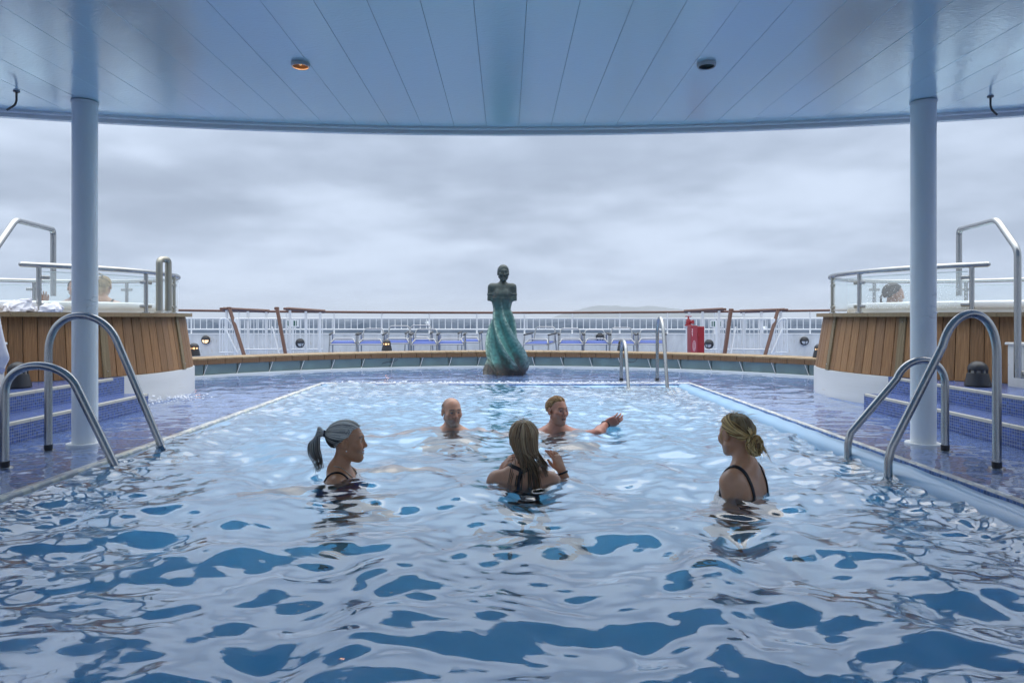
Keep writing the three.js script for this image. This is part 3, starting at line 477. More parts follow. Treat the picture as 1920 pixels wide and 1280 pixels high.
// ------------------------------------------------------------------ curved teak ledge on glass panels
{
  const o = thing('parapet', 'low curved parapet of tinted glass panels under a teak ledge', 'parapet', [0, 0, BENCH.z]);
  const H = 1.02, arcP = (t, r) => [Math.sin(t) * r, -Math.cos(t) * r], seg = (t0, t1, r0, r1, y0, y1, c, s) => prism([arcP(t0, r0), arcP(t1, r0), arcP(t1, r1), arcP(t0, r1)], y0, y1, c, s);
  const glass = phy({ color: RGB(0.36, 0.50, 0.50), transmission: 0.6, thickness: 0, roughness: 0.06, specularIntensity: 1, ior: 1.5 }), backMat = std({ color: RGB(0.30, 0.40, 0.43), roughness: 0.7 }), kerbMat = std({ color: RGB(0.66, 0.70, 0.72), roughness: 0.45, bumpMap: spots, bumpScale: 0.001 });
  const rr = rng(21), n = 46, dt = 2 * H / n;
  for (let i = 0; i < n; i++) {
    const t0 = -H + i * dt + 0.0006, t1 = -H + (i + 1) * dt - 0.0006;
    part('ledge_front', seg(t0, t1, 6.44, 6.50, 0.222, 0.298, 0.004, 1), ledgeFront, o);
  }
  for (let i = 0; i < 92; i++) { const t0 = -H + i * dt / 2 + 0.0005, t1 = t0 + dt / 2 - 0.001; part('ledge_plank', seg(t0, t1, 6.437, 7.02, 0.2985 + 0.0006 * rr(), 0.324, 0.003, 1), ledgeTop[Math.floor(rr() * 3)], o); }
  part('ledge_core', merge(Array.from({ length: n }, (_, i) => seg(-H + i * dt, -H + (i + 1) * dt, 6.504, 7.0, 0.20, 0.297))), ledgeFront, o);
  const back = Array.from({ length: n }, (_, i) => seg(-H + i * dt, -H + (i + 1) * dt, 6.86, 6.9, 0, 0.2)); part('back_wall', merge(back), backMat, o);
  part('kerb', merge(Array.from({ length: n }, (_, i) => seg(-H + i * dt, -H + (i + 1) * dt, 6.44, 6.56, 0, 0.05, 0.004, 1))), kerbMat, o);
  const np = 24, dp = 2 * H / np;
  for (let i = 0; i < np; i++) {
    const t0 = -H + i * dp, t1 = t0 + dp, P = [], U = [], I = [], m = 6, lean = 0.10;   // panels lean out towards the top
    for (let k = 0; k <= m; k++) { const t = lerp(t0 + 0.0014, t1 - 0.0014, k / m), sh = -Math.sign(t0 + t1) * 0; const a = arcP(t, 6.49), b = arcP(t, 6.46); P.push(a[0], 0.05, a[1], b[0], 0.221, b[1]); U.push(k / m, 0, k / m, 1); if (k < m) { const q = k * 2; I.push(q, q + 1, q + 2, q + 1, q + 3, q + 2); } }
    const g = new THREE.BufferGeometry(); g.setAttribute('position', new THREE.Float32BufferAttribute(P, 3)); g.setAttribute('uv', new THREE.Float32BufferAttribute(U, 2)); g.setIndex(I); g.computeVertexNormals();
    part('glass_panel', g, glass, o);
    const a = arcP(t0, 6.487), b = arcP(t0 + (t0 > 0 ? -0.008 : 0.008), 6.455); part('joint', rod(V(a[0], 0.05, a[1]), V(b[0], 0.222, b[1]), 0.006, 5), railPaint, o);
    if (i % 1 === 0) { const c = arcP((t0 + t1) / 2 - 0.012, 6.66); part('support', T(lathe([[0.09, 0.02], [0.115, 0.08], [0.12, 0.14], [0.10, 0.2]], 16), c[0], 0, c[1]), kerbMat, o); }
  }
  const cab = thing('cable', 'loop of black cable hanging below the ledge beside the left tub', 'cable', [0, 0, 0]);
  const cp = [[366, 684], [369, 694], [375, 701], [381, 703], [378, 697], [376, 689], [372, 683]].map(([x, y], i) => at(x, y, 11.1 - (i > 3 ? 0.04 : 0))); part('wire', tube(new THREE.CatmullRomCurve3(cp).getPoints(30), 0.008, 6), rubber, cab);
  const cab2 = thing('cable', 'thin black cable sagging under the ledge below the lit lamp', 'cable', [0, 0, 0]);
  part('wire', tube(new THREE.CatmullRomCurve3([[698, 671], [697, 675], [701, 678], [712, 682], [724, 679], [740, 677], [746, 673]].map(([x, y]) => at(x, y, 12.75))).getPoints(30), 0.005, 6), rubber, cab2);
  const cab3 = thing('cable', 'short black cable end under the ledge beside the far ladder', 'cable', [0, 0, 0]);
  part('wire', tube(new THREE.CatmullRomCurve3([[1176, 677], [1185, 679], [1193, 675], [1195, 670]].map(([x, y]) => at(x, y, 12.6))).getPoints(20), 0.006, 6), rubber, cab3);
}
// ------------------------------------------------------------------ hot tubs in teak drums
const drumHit = ([cx, cz], R, px, far = false) => { const k = (px - CX) / F, a = k * k + 1, b = -2 * (k * cx - cz), c = cx * cx + cz * cz - R * R, q = Math.sqrt(Math.max(0, b * b - 4 * a * c)), d = (-b + (far ? q : -q)) / (2 * a); return Math.atan2(k * d - cx, -d - cz); };   // bearing about the drum's axis, 0 towards the camera
{
  const H0 = 0.33, CAPY = 0.988, R0 = 2.045, R1 = 1.945, PLANKS = 102;
  const slope = Math.atan2(R0 - R1, CAPY - H0), L = Math.hypot(R0 - R1, CAPY - H0), gap = 0.0055;
  const pw = (r) => 2 * Math.PI * r / PLANKS - gap, plankGeos = [0, 1, 2, 3].map((i) => { const g = board(pw(R0) - 0.0005 * i, pw(R1) - 0.0005 * i, L, 0.022, 0.003); const u = g.attributes.uv; for (let k = 0; k < u.count; k++) u.setXY(k, u.getX(k) + i * 0.31, u.getY(k) + i * 0.27); return g; });
  const battenGeo = board(0.085, 0.075, L + 0.005, 0.02, 0.004);
  const pane = phy({ color: RGB(0.93, 0.97, 0.965), transmission: 1, thickness: 0, roughness: 0.40, ior: 1.5 });
  const shellMat = phy({ color: RGB(0.82, 0.84, 0.85), roughness: 0.2, clearcoat: 0.6, clearcoatRoughness: 0.1 });
  const capMat = ledgeTop[1], edgeMat = phy({ color: RGB(0.62, 0.72, 0.70), roughness: 0.2 });
  [-1, 1].forEach((s, di) => {
    const c = DRUMS[di], side = s < 0 ? 'left' : 'right', rr = rng(40 + di);
    const o = thing('hot_tub', `raised hot tub in a teak plank drum with glass screen on the ${side}`, 'hot tub', [c[0], 0, c[1]]);
    part('plinth', lathe([[2.062, -0.02], [2.06, 0.32], [2.03, 0.335], [1.95, 0.335]], 120), whitePaint, o);
    part('drum_core', lathe([[R0 - 0.028, H0], [R1 - 0.028, CAPY]], 96), rubber, o);
    const lo = s < 0 ? -1.0 : -2.75, hi = s < 0 ? 2.75 : 1.0;
    for (let k = 0; k < PLANKS; k++) {
      const a = (k + 0.5) / PLANKS * 2 * Math.PI - Math.PI; if (a < lo || a > hi) continue;
      const m = part('plank', plankGeos[Math.floor(rr() * 4)], teakMats[Math.floor(rr() * 4)], o); const j = 0.002 * (rr() - 0.5);
      m.position.set(Math.sin(a) * (R0 - 0.022 + j), H0, Math.cos(a) * (R0 - 0.022 + j)); m.rotation.set(-slope, a, 0, 'YXZ');
    }
    for (const px of s < 0 ? [195, 337] : [1690, 1560]) { const a = drumHit(c, 2.0, px), m = part('batten', battenGeo, battenMat, o); m.position.set(Math.sin(a) * (R0 + 0.001), H0 - 0.004, Math.cos(a) * (R0 + 0.001)); m.rotation.set(-slope, a, 0, 'YXZ'); }
    part('batten_screw', [195, 337, 1690, 1560].filter((p) => (p < 949) === (s < 0)).flatMap((px) => { const a = drumHit(c, 2.0, px); return [[R1 + 0.028, 0.93], [R0 + 0.02, 0.40]].map(([r, y]) => T(new THREE.SphereGeometry(0.006, 8, 6), Math.sin(a) * r, y, Math.cos(a) * r)); }), alu, o);
    // the cap: curved teak segments
    const seg = 20, cr = 2.03, pr = (t, r) => [Math.sin(t) * r, Math.cos(t) * r];
    for (let k = 0; k < seg; k++) { const t0 = -Math.PI + k * 2 * Math.PI / seg + 0.0008, t1 = -Math.PI + (k + 1) * 2 * Math.PI / seg - 0.0008, poly = []; for (let q = 0; q <= 8; q++) poly.push(pr(lerp(t0, t1, q / 8), cr)); for (let q = 8; q >= 0; q--) poly.push(pr(lerp(t0, t1, q / 8), 1.62)); const parts = []; for (let q = 0; q < 8; q++) parts.push(prism([poly[q], poly[q + 1], poly[16 - q], poly[17 - q]], CAPY, CAPY + 0.045)); part('cap_segment', merge(parts), rr() < 0.5 ? capMat : teakGrey, o); }
    // white tub shell and its water
    part('tub_shell', lathe([[1.66, CAPY + 0.04], [1.66, 1.075], [1.675, 1.085], [1.675, 1.14], [1.65, 1.158], [1.55, 1.155], [1.5, 1.12], [1.46, 0.9], [1.40, 0.4], [0, 0.38]], 96), shellMat, o);
    part('tub_water', T(new THREE.CircleGeometry(1.475, 64), 0, 1.075, 0, -Math.PI / 2), phy({ color: RGB(0.55, 0.72, 0.80), roughness: 0.12, bumpMap: peel, bumpScale: 0.03, ior: 1.33 }), o);
    // tubular rail with posts, clamps and bent glass
    const RR = 1.86, RY = 1.52, rail = (a0, a1) => { const pts = []; for (let i = 0; i <= 60; i++) { const a = lerp(a0, a1, i / 60); pts.push(V(Math.sin(a) * RR, RY, Math.cos(a) * RR)); } return pts; };
    const aN = drumHit(c, RR, s < 0 ? 40 : 1852), turn = s < 0 ? 1 : -1;     // near end of the rail, then round the outside to the far side
    const a1 = aN + turn * 4.6; part('top_rail', tube(rail(aN, a1), 0.030, 14), steel, o);
    part('rail_tip', T(new THREE.SphereGeometry(0.03, 12, 8), Math.sin(aN) * RR, RY, Math.cos(aN) * RR), steel, o);
    const postA = [drumHit(c, RR, s < 0 ? 72 : 1823), drumHit(c, RR, s < 0 ? 273 : 1612), drumHit(c, RR, s < 0 ? 325 : 1562), drumHit(c, RR, s < 0 ? 237 : 1640, true), drumHit(c, RR, s < 0 ? 63 : 1812, true)];
    const un = postA.map((a) => { let d = (a - aN) * turn; while (d < -0.3) d += 2 * Math.PI; return aN + turn * d; }).sort((p, q) => (p - q) * turn);
    un.push(un[un.length - 1] + turn * 0.75);
    un.forEach((a, i) => {
      const x = Math.sin(a) * RR, z = Math.cos(a) * RR; part('post', rod(V(x, CAPY + 0.044, z), V(x, RY - 0.012, z), 0.024, 14), i === 2 ? steelWarm : steel, o);
      part('post_foot', T(latheSharp([[0.026, 0.012], [0.042, 0.01], [0.044, 0]], 18), x, CAPY + 0.0455, z), steel, o);
    });
    for (let i = 0; i < un.length - 1; i++) {
      const d = 0.036 / RR, t0 = un[i] + turn * d, t1 = un[i + 1] - turn * d, P = [], I = [], Nn = [], U = [], m = 18, y0 = CAPY + 0.075, y1 = RY - 0.065;
      for (let k = 0; k <= m; k++) { const a = lerp(t0, t1, k / m); for (const y of [y0, y1]) { P.push(Math.sin(a) * RR, y, Math.cos(a) * RR); Nn.push(Math.sin(a), 0, Math.cos(a)); U.push(k / m, y); } if (k < m) { const q = 2 * k; turn > 0 ? I.push(q, q + 2, q + 1, q + 1, q + 2, q + 3) : I.push(q, q + 1, q + 2, q + 1, q + 3, q + 2); } }
      const g = new THREE.BufferGeometry(); g.setAttribute('position', new THREE.Float32BufferAttribute(P, 3)); g.setAttribute('normal', new THREE.Float32BufferAttribute(Nn, 3)); g.setAttribute('uv', new THREE.Float32BufferAttribute(U, 2)); g.setIndex(I);
      part('glass_panel', g, pane, o); part('pane_edge', tube(Array.from({ length: m + 1 }, (_, k) => { const a = lerp(t0, t1, k / m); return V(Math.sin(a) * RR, y1, Math.cos(a) * RR); }), 0.005, 5), edgeMat, o);
      for (const [a, sg] of [[un[i], 1], [un[i + 1], -1]]) for (const y of [y0 + 0.05, y1 - 0.06]) { const b = a + sg * turn * 0.030; const q = new RoundedBoxGeometry(0.085, 0.042, 0.03, 2, 0.013); part('clamp', T(q, Math.sin(b) * RR, y, Math.cos(b) * RR, 0, b, 0), i === 1 ? steelWarm : steel, o); }
    }
  });
  // droplets on the outer panes of the right tub
  const r = rng(77), c = DRUMS[1], drops = [];
  for (let i = 0; i < 420; i++) { const px = 1625 + r() * 190, a = drumHit(c, 1.86, px), y = 1.08 + r() * r() * 0.36, k = 0.0022 + r() * 0.0028; drops.push(new THREE.IcosahedronGeometry(k, 0).applyMatrix4(new THREE.Matrix4().makeTranslation(c[0] + Math.sin(a) * 1.863, y, c[1] + Math.cos(a) * 1.863))); }
  const dm = new THREE.Mesh(merge(drops), phy({ color: RGB(0.85, 0.9, 0.95), roughness: 0.05 })); dm.name = 'water_drops'; dm.userData = { kind: 'stuff', label: 'water drops clinging to the glass of the right tub', category: 'water drops' }; scene.add(dm);
}
// ------------------------------------------------------------------ pool ladders and tall hand rails
{
  const flange = () => T(latheSharp([[0.027, 0.016], [0.046, 0.013], [0.05, 0]], 20), 0, 0, 0);
  // the bow lies in a plane across the rim: deck foot at u = 0, pool foot at u = w
  function bow(label, foot, dir, w, top, wl, r = 0.026, kink = 0) {
    const o = thing('pool_handrail', label, 'pool handrail', foot, 0), P = (u, y) => V(dir[0] * u, y, dir[1] * u);
    const a = w * 0.5, c = [new THREE.LineCurve3(P(0, 0.0), P(0, top * 0.74)), new THREE.CubicBezierCurve3(P(0, top * 0.74), P(0, top * 1.10), P(a * 0.80, top * 1.10), P(a, top * 0.81)), new THREE.LineCurve3(P(a, top * 0.81), P(w - (kink ? 0.02 : 0), kink ? 0.14 : wl))];
    let pts = sample(c, 22);
    if (kink) pts.push(P(w, 0.06), P(w + 0.005, wl)); 
    part('rail', tube(pts, r, 18), steel, o);
    part('foot_flange', flange(), steel, o); part('foot_seal', latheSharp([[0.0285, 0.05], [0.0285, 0.0]], 18), rubber, o);
    return o;
  }
  const X = (px, d) => (px - CX) * d / F;
  bow('taller curved steel handrail of the left pool ladder', [X(110, 5.12), 0, -5.0], [1, 0], 1.02, 0.975, -0.42);
  bow('lower curved steel handrail of the left pool ladder', [X(14, 4.45), 0, -4.42], [1, 0], 0.93, 0.655, -0.42);
  bow('taller curved steel handrail of the right pool ladder', [X(1870, 4.4), 0, -4.4], [-1, 0], 0.70, 0.985, -0.42, 0.026, 1);
  bow('lower curved steel handrail of the right pool ladder', [X(1773, 4.98), 0, -4.98], [-1, 0], 0.71, 0.655, -0.42, 0.026, 1);
  bow('short steel handrail of the ladder at the far end of the pool', [X(1163, 10.6), 0, -10.5], [0, 1], 0.80, 0.615, -0.5, 0.025);
  bow('tall steel handrail of the ladder at the far end of the pool', [X(1230, 10.6), 0, -10.5], [0, 1], 0.80, 0.955, -0.5, 0.025);
  // tall angular rails that climb over into the tubs
  for (const s of [-1, 1]) {
    const m = (px) => (s > 0 ? px : 2 * CX - px), side = s < 0 ? 'left' : 'right';
    const o = thing('tub_handrail', `tall angular steel handrail climbing over the rim of the ${side} tub`, 'handrail', [0, 0, 0]);
    const pts = [at(m(1909), 708, 6.2), at(m(1909), 468, 6.2), at(m(1870), 412, 6.5), at(m(1799), 430, 7.55), at(m(1799), 555, 7.55)];
    part('rail', tube(rounded(pts, 0.07), 0.029, 16), steel, o);
    const f = at(m(1917), 702, 6.2); part('bracket', T(new RoundedBoxGeometry(0.05, 0.07, 0.05, 2, 0.012), f.x, f.y, f.z), steelWarm, o);
    part('bracket_bolt', T(new THREE.SphereGeometry(0.014, 10, 8), f.x - s * 0.0, f.y, f.z + 0.03), steel, o);
    const st = thing('tub_stair', `white steel stair block at the foot of the ${side} tub`, 'steps', [s * 4.82, 2 * STEP, -6.33]);
    part('side_plate', prism([[-0.06, -0.14], [0.5, -0.14], [0.5, 0.06], [-0.06, 0.06]], 0, 0.39, 0.006), whitePaint, st);
    part('tread', prism([[-0.075, -0.16], [0.5, -0.16], [0.5, 0.08], [-0.075, 0.08]], 0.392, 0.415, 0.005), whitePaint, st);
    if (s < 0) st.scale.x = -1;
  }
  // twin hoop at the outer end of the left tub
  const h = thing('hoop_rail', 'thick steel hoop standing on the cap of the left tub', 'handrail', [0, 0, 0]);
  part('hoop', tube(rounded([at(298, 583, 7.8), at(298, 486, 7.8), at(315, 486, 7.95), at(315, 583, 7.95)], 0.055), 0.036, 16), steelWarm, h);
  for (const [px, d] of [[298, 7.8], [315, 7.95]]) { const q = at(px, 583, d); part('hoop_foot', T(latheSharp([[0.037, 0.012], [0.05, 0.01], [0.052, 0]], 18), q.x, 0.988 + 0.0455, q.z), steelWarm, h); }
}
// ------------------------------------------------------------------ lamps
{
  const glow = std({ color: RGB(1, 0.82, 0.55), emissive: RGB(1, 0.62, 0.28), emissiveIntensity: 0.8 }), dull = phy({ color: RGB(0.30, 0.28, 0.25), roughness: 0.15 }), glassW = phy({ color: RGB(0.75, 0.74, 0.70), roughness: 0.2 }), glassOn = std({ color: RGB(0.85, 0.72, 0.5), emissive: RGB(1, 0.70, 0.40), emissiveIntensity: 0.75 });
  function bollard(label, p, lit, k = 1, turn = 0) {
    const o = thing('bollard_lamp', label, 'lamp', [p.x, p.y, p.z], turn);
    const base = latheSharp([[0.002, 0], [0.135 * k, 0], [0.137 * k, 0.012 * k], [0.108 * k, 0.150 * k], [0.100 * k, 0.156 * k], [0.002, 0.157 * k]], 28);
    part('base', base, lampBlack, o);
    part('lens', lathe([[0.088 * k, 0.156 * k], [0.090 * k, 0.2 * k], [0.002, 0.201 * k]], 24), lit ? glow : dull, o);
    const cap = []; for (let i = 0; i <= 10; i++) { const a = i / 10 * Math.PI / 2; cap.push([0.104 * k * Math.cos(a) + 0.001, (0.198 + 0.095 * Math.sin(a)) * k]); } part('cap', merge([lathe([[0.09 * k, 0.192 * k], [0.104 * k, 0.192 * k], ...cap], 28)]), lampBlack, o);
    for (let i = 0; i < 8; i++) { const a = i / 8 * 2 * Math.PI + 0.3; part('rib', T(box(-0.011 * k, 0.011 * k, 0.154 * k, 0.2 * k, -0.006, 0.006), Math.sin(a) * 0.094 * k, 0, Math.cos(a) * 0.094 * k, 0, a, 0), lampBlack, o); }
    part('hood', T(lathe([[0.093 * k, 0.155 * k], [0.093 * k, 0.2 * k]], 20, Math.PI * 0.62 , Math.PI * 0.9), 0, 0, 0), lampBlack, o);
    if (lit) { const q = new THREE.PointLight(0xffb066, 0.006, 4); q.position.set(0, 0.18 * k, 0.12 * k); o.add(q); }
    return o;
  }
  const L = 0.326;
  const pA = at(363, 672, 11.6); pA.y = L; bollard('black dome lamp, lit, on the ledge beside the left tub', pA, true, 0.76, 0.5);
  const pB = at(725, 660, 13.45); pB.y = L; bollard('black dome lamp, lit, standing on the ledge before the left chairs', pB, true, 0.76);
  const pC = at(1167, 660, 13.4); pC.y = L; bollard('black dome lamp on the ledge behind the short far ladder rail', pC, false, 0.76);
  const pD = at(1537, 674, 11.2); pD.y = L; bollard('black dome lamp, lit, half hidden on the ledge beside the right tub', pD, true, 0.76, -0.5);
  bollard('black dome lamp, unlit, on the raised deck before the right tub', V(4.44, 2 * STEP + 0.006, -6.42), false, 0.80, -0.4);
  bollard('black dome lamp on the raised deck behind the lower left pool handrail', V(-4.51, 2 * STEP + 0.006, -6.3), false, 0.80, 0.2);
  function wallLamp(label, p, lit, turn = 0) {
    const o = thing('wall_lamp', label, 'lamp', [p.x, p.y, p.z], turn), R = 0.105;
    part('bezel', T(latheSharp([[R, 0], [R, 0.05], [R - 0.006, 0.058], [R - 0.02, 0.055], [R - 0.022, 0.03]], 32), 0, 0, 0, Math.PI / 2), lampBlack, o);
    const dome = new THREE.SphereGeometry(R - 0.018, 24, 8, 0, Math.PI * 2, 0, Math.PI / 2); dome.scale(1, 0.55, 1); part('lens', T(dome, 0, 0, 0.032, Math.PI / 2), lit ? glassOn : glassW, o);
    const hood = new THREE.SphereGeometry(R - 0.005, 24, 10, Math.PI, Math.PI, 0, Math.PI / 2); hood.scale(1, 0.66, 1); part('hood', T(hood, 0, 0.0, 0.036, Math.PI / 2, 0, 0), lampBlack, o);
    part('guard', T(tube([V(0, -R + 0.01, 0.05), V(0, -R * 0.6, 0.085), V(0, 0, 0.10)], 0.006, 6), 0, 0, 0), lampBlack, o);
    if (lit) { const q = new THREE.PointLight(0xffb878, 0.006, 3); q.position.set(0, -0.05, 0.14); o.add(q); }
  }
  const w = (px, py, z) => { const p = at(px, py, -z); return p; };
  wallLamp('round black wall lamp, lit, on the bulwark left of the stair rails', w(386, 637, BZ + 0.004), true);
  wallLamp('round black lamp facing sideways beside the left stair rail', w(561, 643, -15.4), false, 0.9);
  wallLamp('round black wall lamp low on the bulwark behind the right chairs', w(1125, 632, BZ + 0.004), false);
  wallLamp('round black lamp facing sideways right of the red cabinet', w(1331, 645, -15.2), false, -0.9);
  wallLamp('round black wall lamp, unlit, on the bulwark beside the right tub', w(1508, 639, BZ + 0.004), false);
}
// ------------------------------------------------------------------ deck chairs
{
  const blue = std({ color: RGB(0.065, 0.11, 0.36), roughness: 0.75, bumpMap: spots, bumpScale: 0.001 });
  function chair(label, px, yTop, d, turn, back, w = 0.56) {
    const o = thing('deck_chair', label, 'chair', [(px - CX) * d / F, 0, -d], turn, null), h = w / 2, sy = 0.43, ay = 0.615;
    part('seat', T(box(-h + 0.03, h - 0.03, 0, 0.018, -0.25, 0.25, 0.006), 0, sy, 0, 0.06), blue, o);
    for (const s of [-1, 1]) {
      part('front_leg', tube([V(s * (h + 0.02), 0, 0.30), V(s * h, ay - 0.01, 0.20)], 0.0135, 8), alu, o);
      part('rear_leg', tube([V(s * (h + 0.005), 0, -0.30), V(s * (h - 0.01), ay - 0.01, -0.18)], 0.0135, 8), alu, o);
      part('side_rail', tube([V(s * (h - 0.01), sy - 0.027, 0.27), V(s * (h - 0.01), sy + 0.027, -0.27)], 0.0135, 8), alu, o);
      part('arm_rest', T(new RoundedBoxGeometry(0.05, 0.03, 0.44, 2, 0.012), s * h, ay + 0.01, 0.0, 0.07), rubber, o);
    }
    part('front_rail', tube(rounded([[-h + 0.01, sy - 0.029, 0.27], [h - 0.01, sy - 0.029, 0.27]], 0.02), 0.0135, 8), alu, o);
    part('foot_hoop', tube(rounded([[-h + 0.02, sy, 0.20], [-h + 0.075, sy + 0.085, 0.10], [h - 0.075, sy + 0.085, 0.10], [h - 0.02, sy, 0.20]], 0.05), 0.0135, 8), alu, o);
    if (back) part('back_hoop', tube(rounded([[-h + 0.035, sy, -0.20], [-h + 0.05, yTop, -0.30], [h - 0.05, yTop, -0.30], [h - 0.035, sy, -0.20]], 0.09), 0.0135, 8), alu, o);
    if (back) part('back_strap', T(box(-h + 0.06, h - 0.06, 0, 0.012, -0.1, 0.0, 0.004), 0, sy + 0.03, -0.19, -0.1), blue, o);
  }
  chair('folded deck chair with blue seat, leftmost in the left row', 645, 0.7, 15.0, 0.12, false);
  chair('blue deck chair with tall hoop, second from left in the left row', 697, 0.73, 14.8, 0.06, true, 0.53);
  chair('blue deck chair behind the lit ledge lamp, its hoop set highest', 746, 0.785, 15.3, 0.04, true, 0.56);
  chair('blue deck chair with hoop in the middle of the left row', 797, 0.725, 14.7, 0.02, true, 0.56);
  chair('aluminium deck chair at the back, seen between two chairs of the left row', 786, 0.79, 16.0, 0.0, true, 0.58);
  chair('hoopless blue deck chair, second from the statue on the left', 847, 0.7, 14.9, -0.02, false, 0.58);
  chair('hoopless deck chair nearest the statue on its left', 882, 0.7, 16.1, -0.1, false, 0.5);
  chair('deck chair turned sideways, nearest the statue on its right', 1013, 0.77, 14.7, -0.45, true, 0.56);
  chair('blue deck chair with broad hoop, second from the statue on the right', 1070, 0.735, 14.9, -0.05, true, 0.53);
  chair('blue deck chair with lower hoop before the bulwark lamp', 1117, 0.70, 15.0, -0.04, true, 0.53);
  chair('blue deck chair with tall hoop just left of the short ladder rail', 1167, 0.75, 14.8, -0.1, true, 0.54);
  chair('blue deck chair behind the tall far ladder rail, rightmost of its row', 1222, 0.70, 15.1, -0.2, true, 0.60);
}
// ------------------------------------------------------------------ fire cabinet, hydrant, sign
{
  const red = phy({ color: RGB(0.32, 0.016, 0.024), roughness: 0.4, clearcoat: 0.3, bumpMap: spots, bumpScale: 0.001 }), redWorn = phy({ color: RGB(0.29, 0.042, 0.048), roughness: 0.5, bumpMap: spots, bumpScale: 0.001 });
  const c = at(1295, 661, 14.3), o = thing('fire_cabinet', 'red steel fire hose cabinet with white oval mark on its door', 'cabinet', [c.x, 0, c.z]);
  const Y0 = 0.10, Y1 = c.y + 51 * 14.3 / F;
  part('case', box(0.145, 0.29, Y0, Y1 - 0.02, -0.30, 0.0, 0.006), red, o);
  part('door', box(0.0, 0.142, Y0 + 0.01, Y1, -0.30, 0.02, 0.006), redWorn, o);
  part('feet', [box(0.01, 0.05, 0, Y0, -0.28, -0.02), box(0.23, 0.28, 0, Y0, -0.28, -0.02)], red, o);
  for (const y of [0.28, 0.62]) part('hinge', T(new THREE.CylinderGeometry(0.01, 0.01, 0.06, 8), 0.16, y, 0.006), red, o);
  const W = 128, H = 512, cv = document.createElement('canvas'); cv.width = W; cv.height = H; const g = cv.getContext('2d'); g.fillStyle = '#a5404a'; g.fillRect(0, 0, W, H); g.strokeStyle = '#ead6d6'; g.lineWidth = 6;
  g.beginPath(); g.ellipse(64, 310, 30, 84, 0, 0, 7); g.stroke(); g.beginPath(); g.ellipse(64, 310, 12, 60, 0, 0, 7); g.stroke(); g.fillStyle = '#f0e4e4'; g.font = 'bold 74px sans-serif'; g.textAlign = 'center'; g.save(); g.scale(0.7, 1); g.fillText('2', 34, 84); g.fillText('1', 34, 150); g.restore();
  const ct = new THREE.CanvasTexture(cv); ct.colorSpace = THREE.SRGBColorSpace;
  part('door_mark', T(new THREE.PlaneGeometry(0.128, Y1 - Y0 - 0.06), 0.071, (Y0 + Y1) / 2, 0.0225), std({ map: ct, roughness: 0.5 }), o);
  const hp = at(1291, 611, 14.6), hy = thing('hydrant_valve', 'red hydrant valve with hand wheel on a white standpipe', 'hydrant', [hp.x, 0, hp.z]);
  part('standpipe', lathe([[0.055, 0], [0.055, hp.y - 0.03], [0.075, hp.y - 0.03], [0.075, hp.y]], 20), railPaint, hy);
  part('flange', T(latheSharp([[0.03, 0.03], [0.078, 0.03], [0.08, 0.0]], 20), 0, hp.y, 0), red, hy);
  part('valve_body', T(lathe([[0.05, 0.0], [0.055, 0.05], [0.045, 0.075], [0.05, 0.10], [0.03, 0.125], [0.018, 0.13], [0.016, 0.17]], 18), 0, hp.y + 0.028, 0), red, hy);
  part('outlet', merge([T(latheSharp([[0.03, 0], [0.03, 0.06], [0.045, 0.062], [0.045, 0.085], [0.0, 0.085]], 18), 0.03, hp.y + 0.085, 0, Math.PI / 2, 0.7, 0)]), red, hy);
  part('hand_wheel', merge([T(new THREE.TorusGeometry(0.062, 0.010, 8, 24), 0, hp.y + 0.205, 0, Math.PI / 2), T(new THREE.BoxGeometry(0.12, 0.008, 0.014), 0, hp.y + 0.205, 0), T(new THREE.BoxGeometry(0.014, 0.008, 0.12), 0, hp.y + 0.205, 0)]), red, hy);
  const sp = at(1344, 607, 16.5), sg = thing('wall_sign', 'small white and green sign behind the right stair railing', 'sign', [sp.x, sp.y, sp.z]);
  part('plate', box(-0.15, 0.15, -0.085, 0.085, -0.015, 0.0, 0.003), railPaint, sg); for (const x of [-0.085, 0.06]) part('green_field', box(x - 0.035, x + 0.045, -0.062, 0.062, 0.0005, 0.004), std({ color: RGB(0.01, 0.10, 0.07), roughness: 0.5 }), sg);
  part('pole', rod(V(0, -sp.y, -0.03), V(0, 0.05, -0.03), 0.02, 8), railPaint, sg);
  const sp2 = at(548, 606, 16.5), s2 = thing('wall_sign', 'small white and green sign behind the left stair railing', 'sign', [sp2.x, sp2.y, sp2.z]);
  part('plate', box(-0.15, 0.15, -0.085, 0.085, -0.015, 0.0, 0.003), railPaint, s2); for (const x of [-0.085, 0.06]) part('green_field', box(x - 0.035, x + 0.045, -0.062, 0.062, 0.0005, 0.004), std({ color: RGB(0.01, 0.10, 0.07), roughness: 0.5 }), s2);
  part('pole', rod(V(0, -sp2.y, -0.03), V(0, 0.05, -0.03), 0.02, 8), railPaint, s2);
}
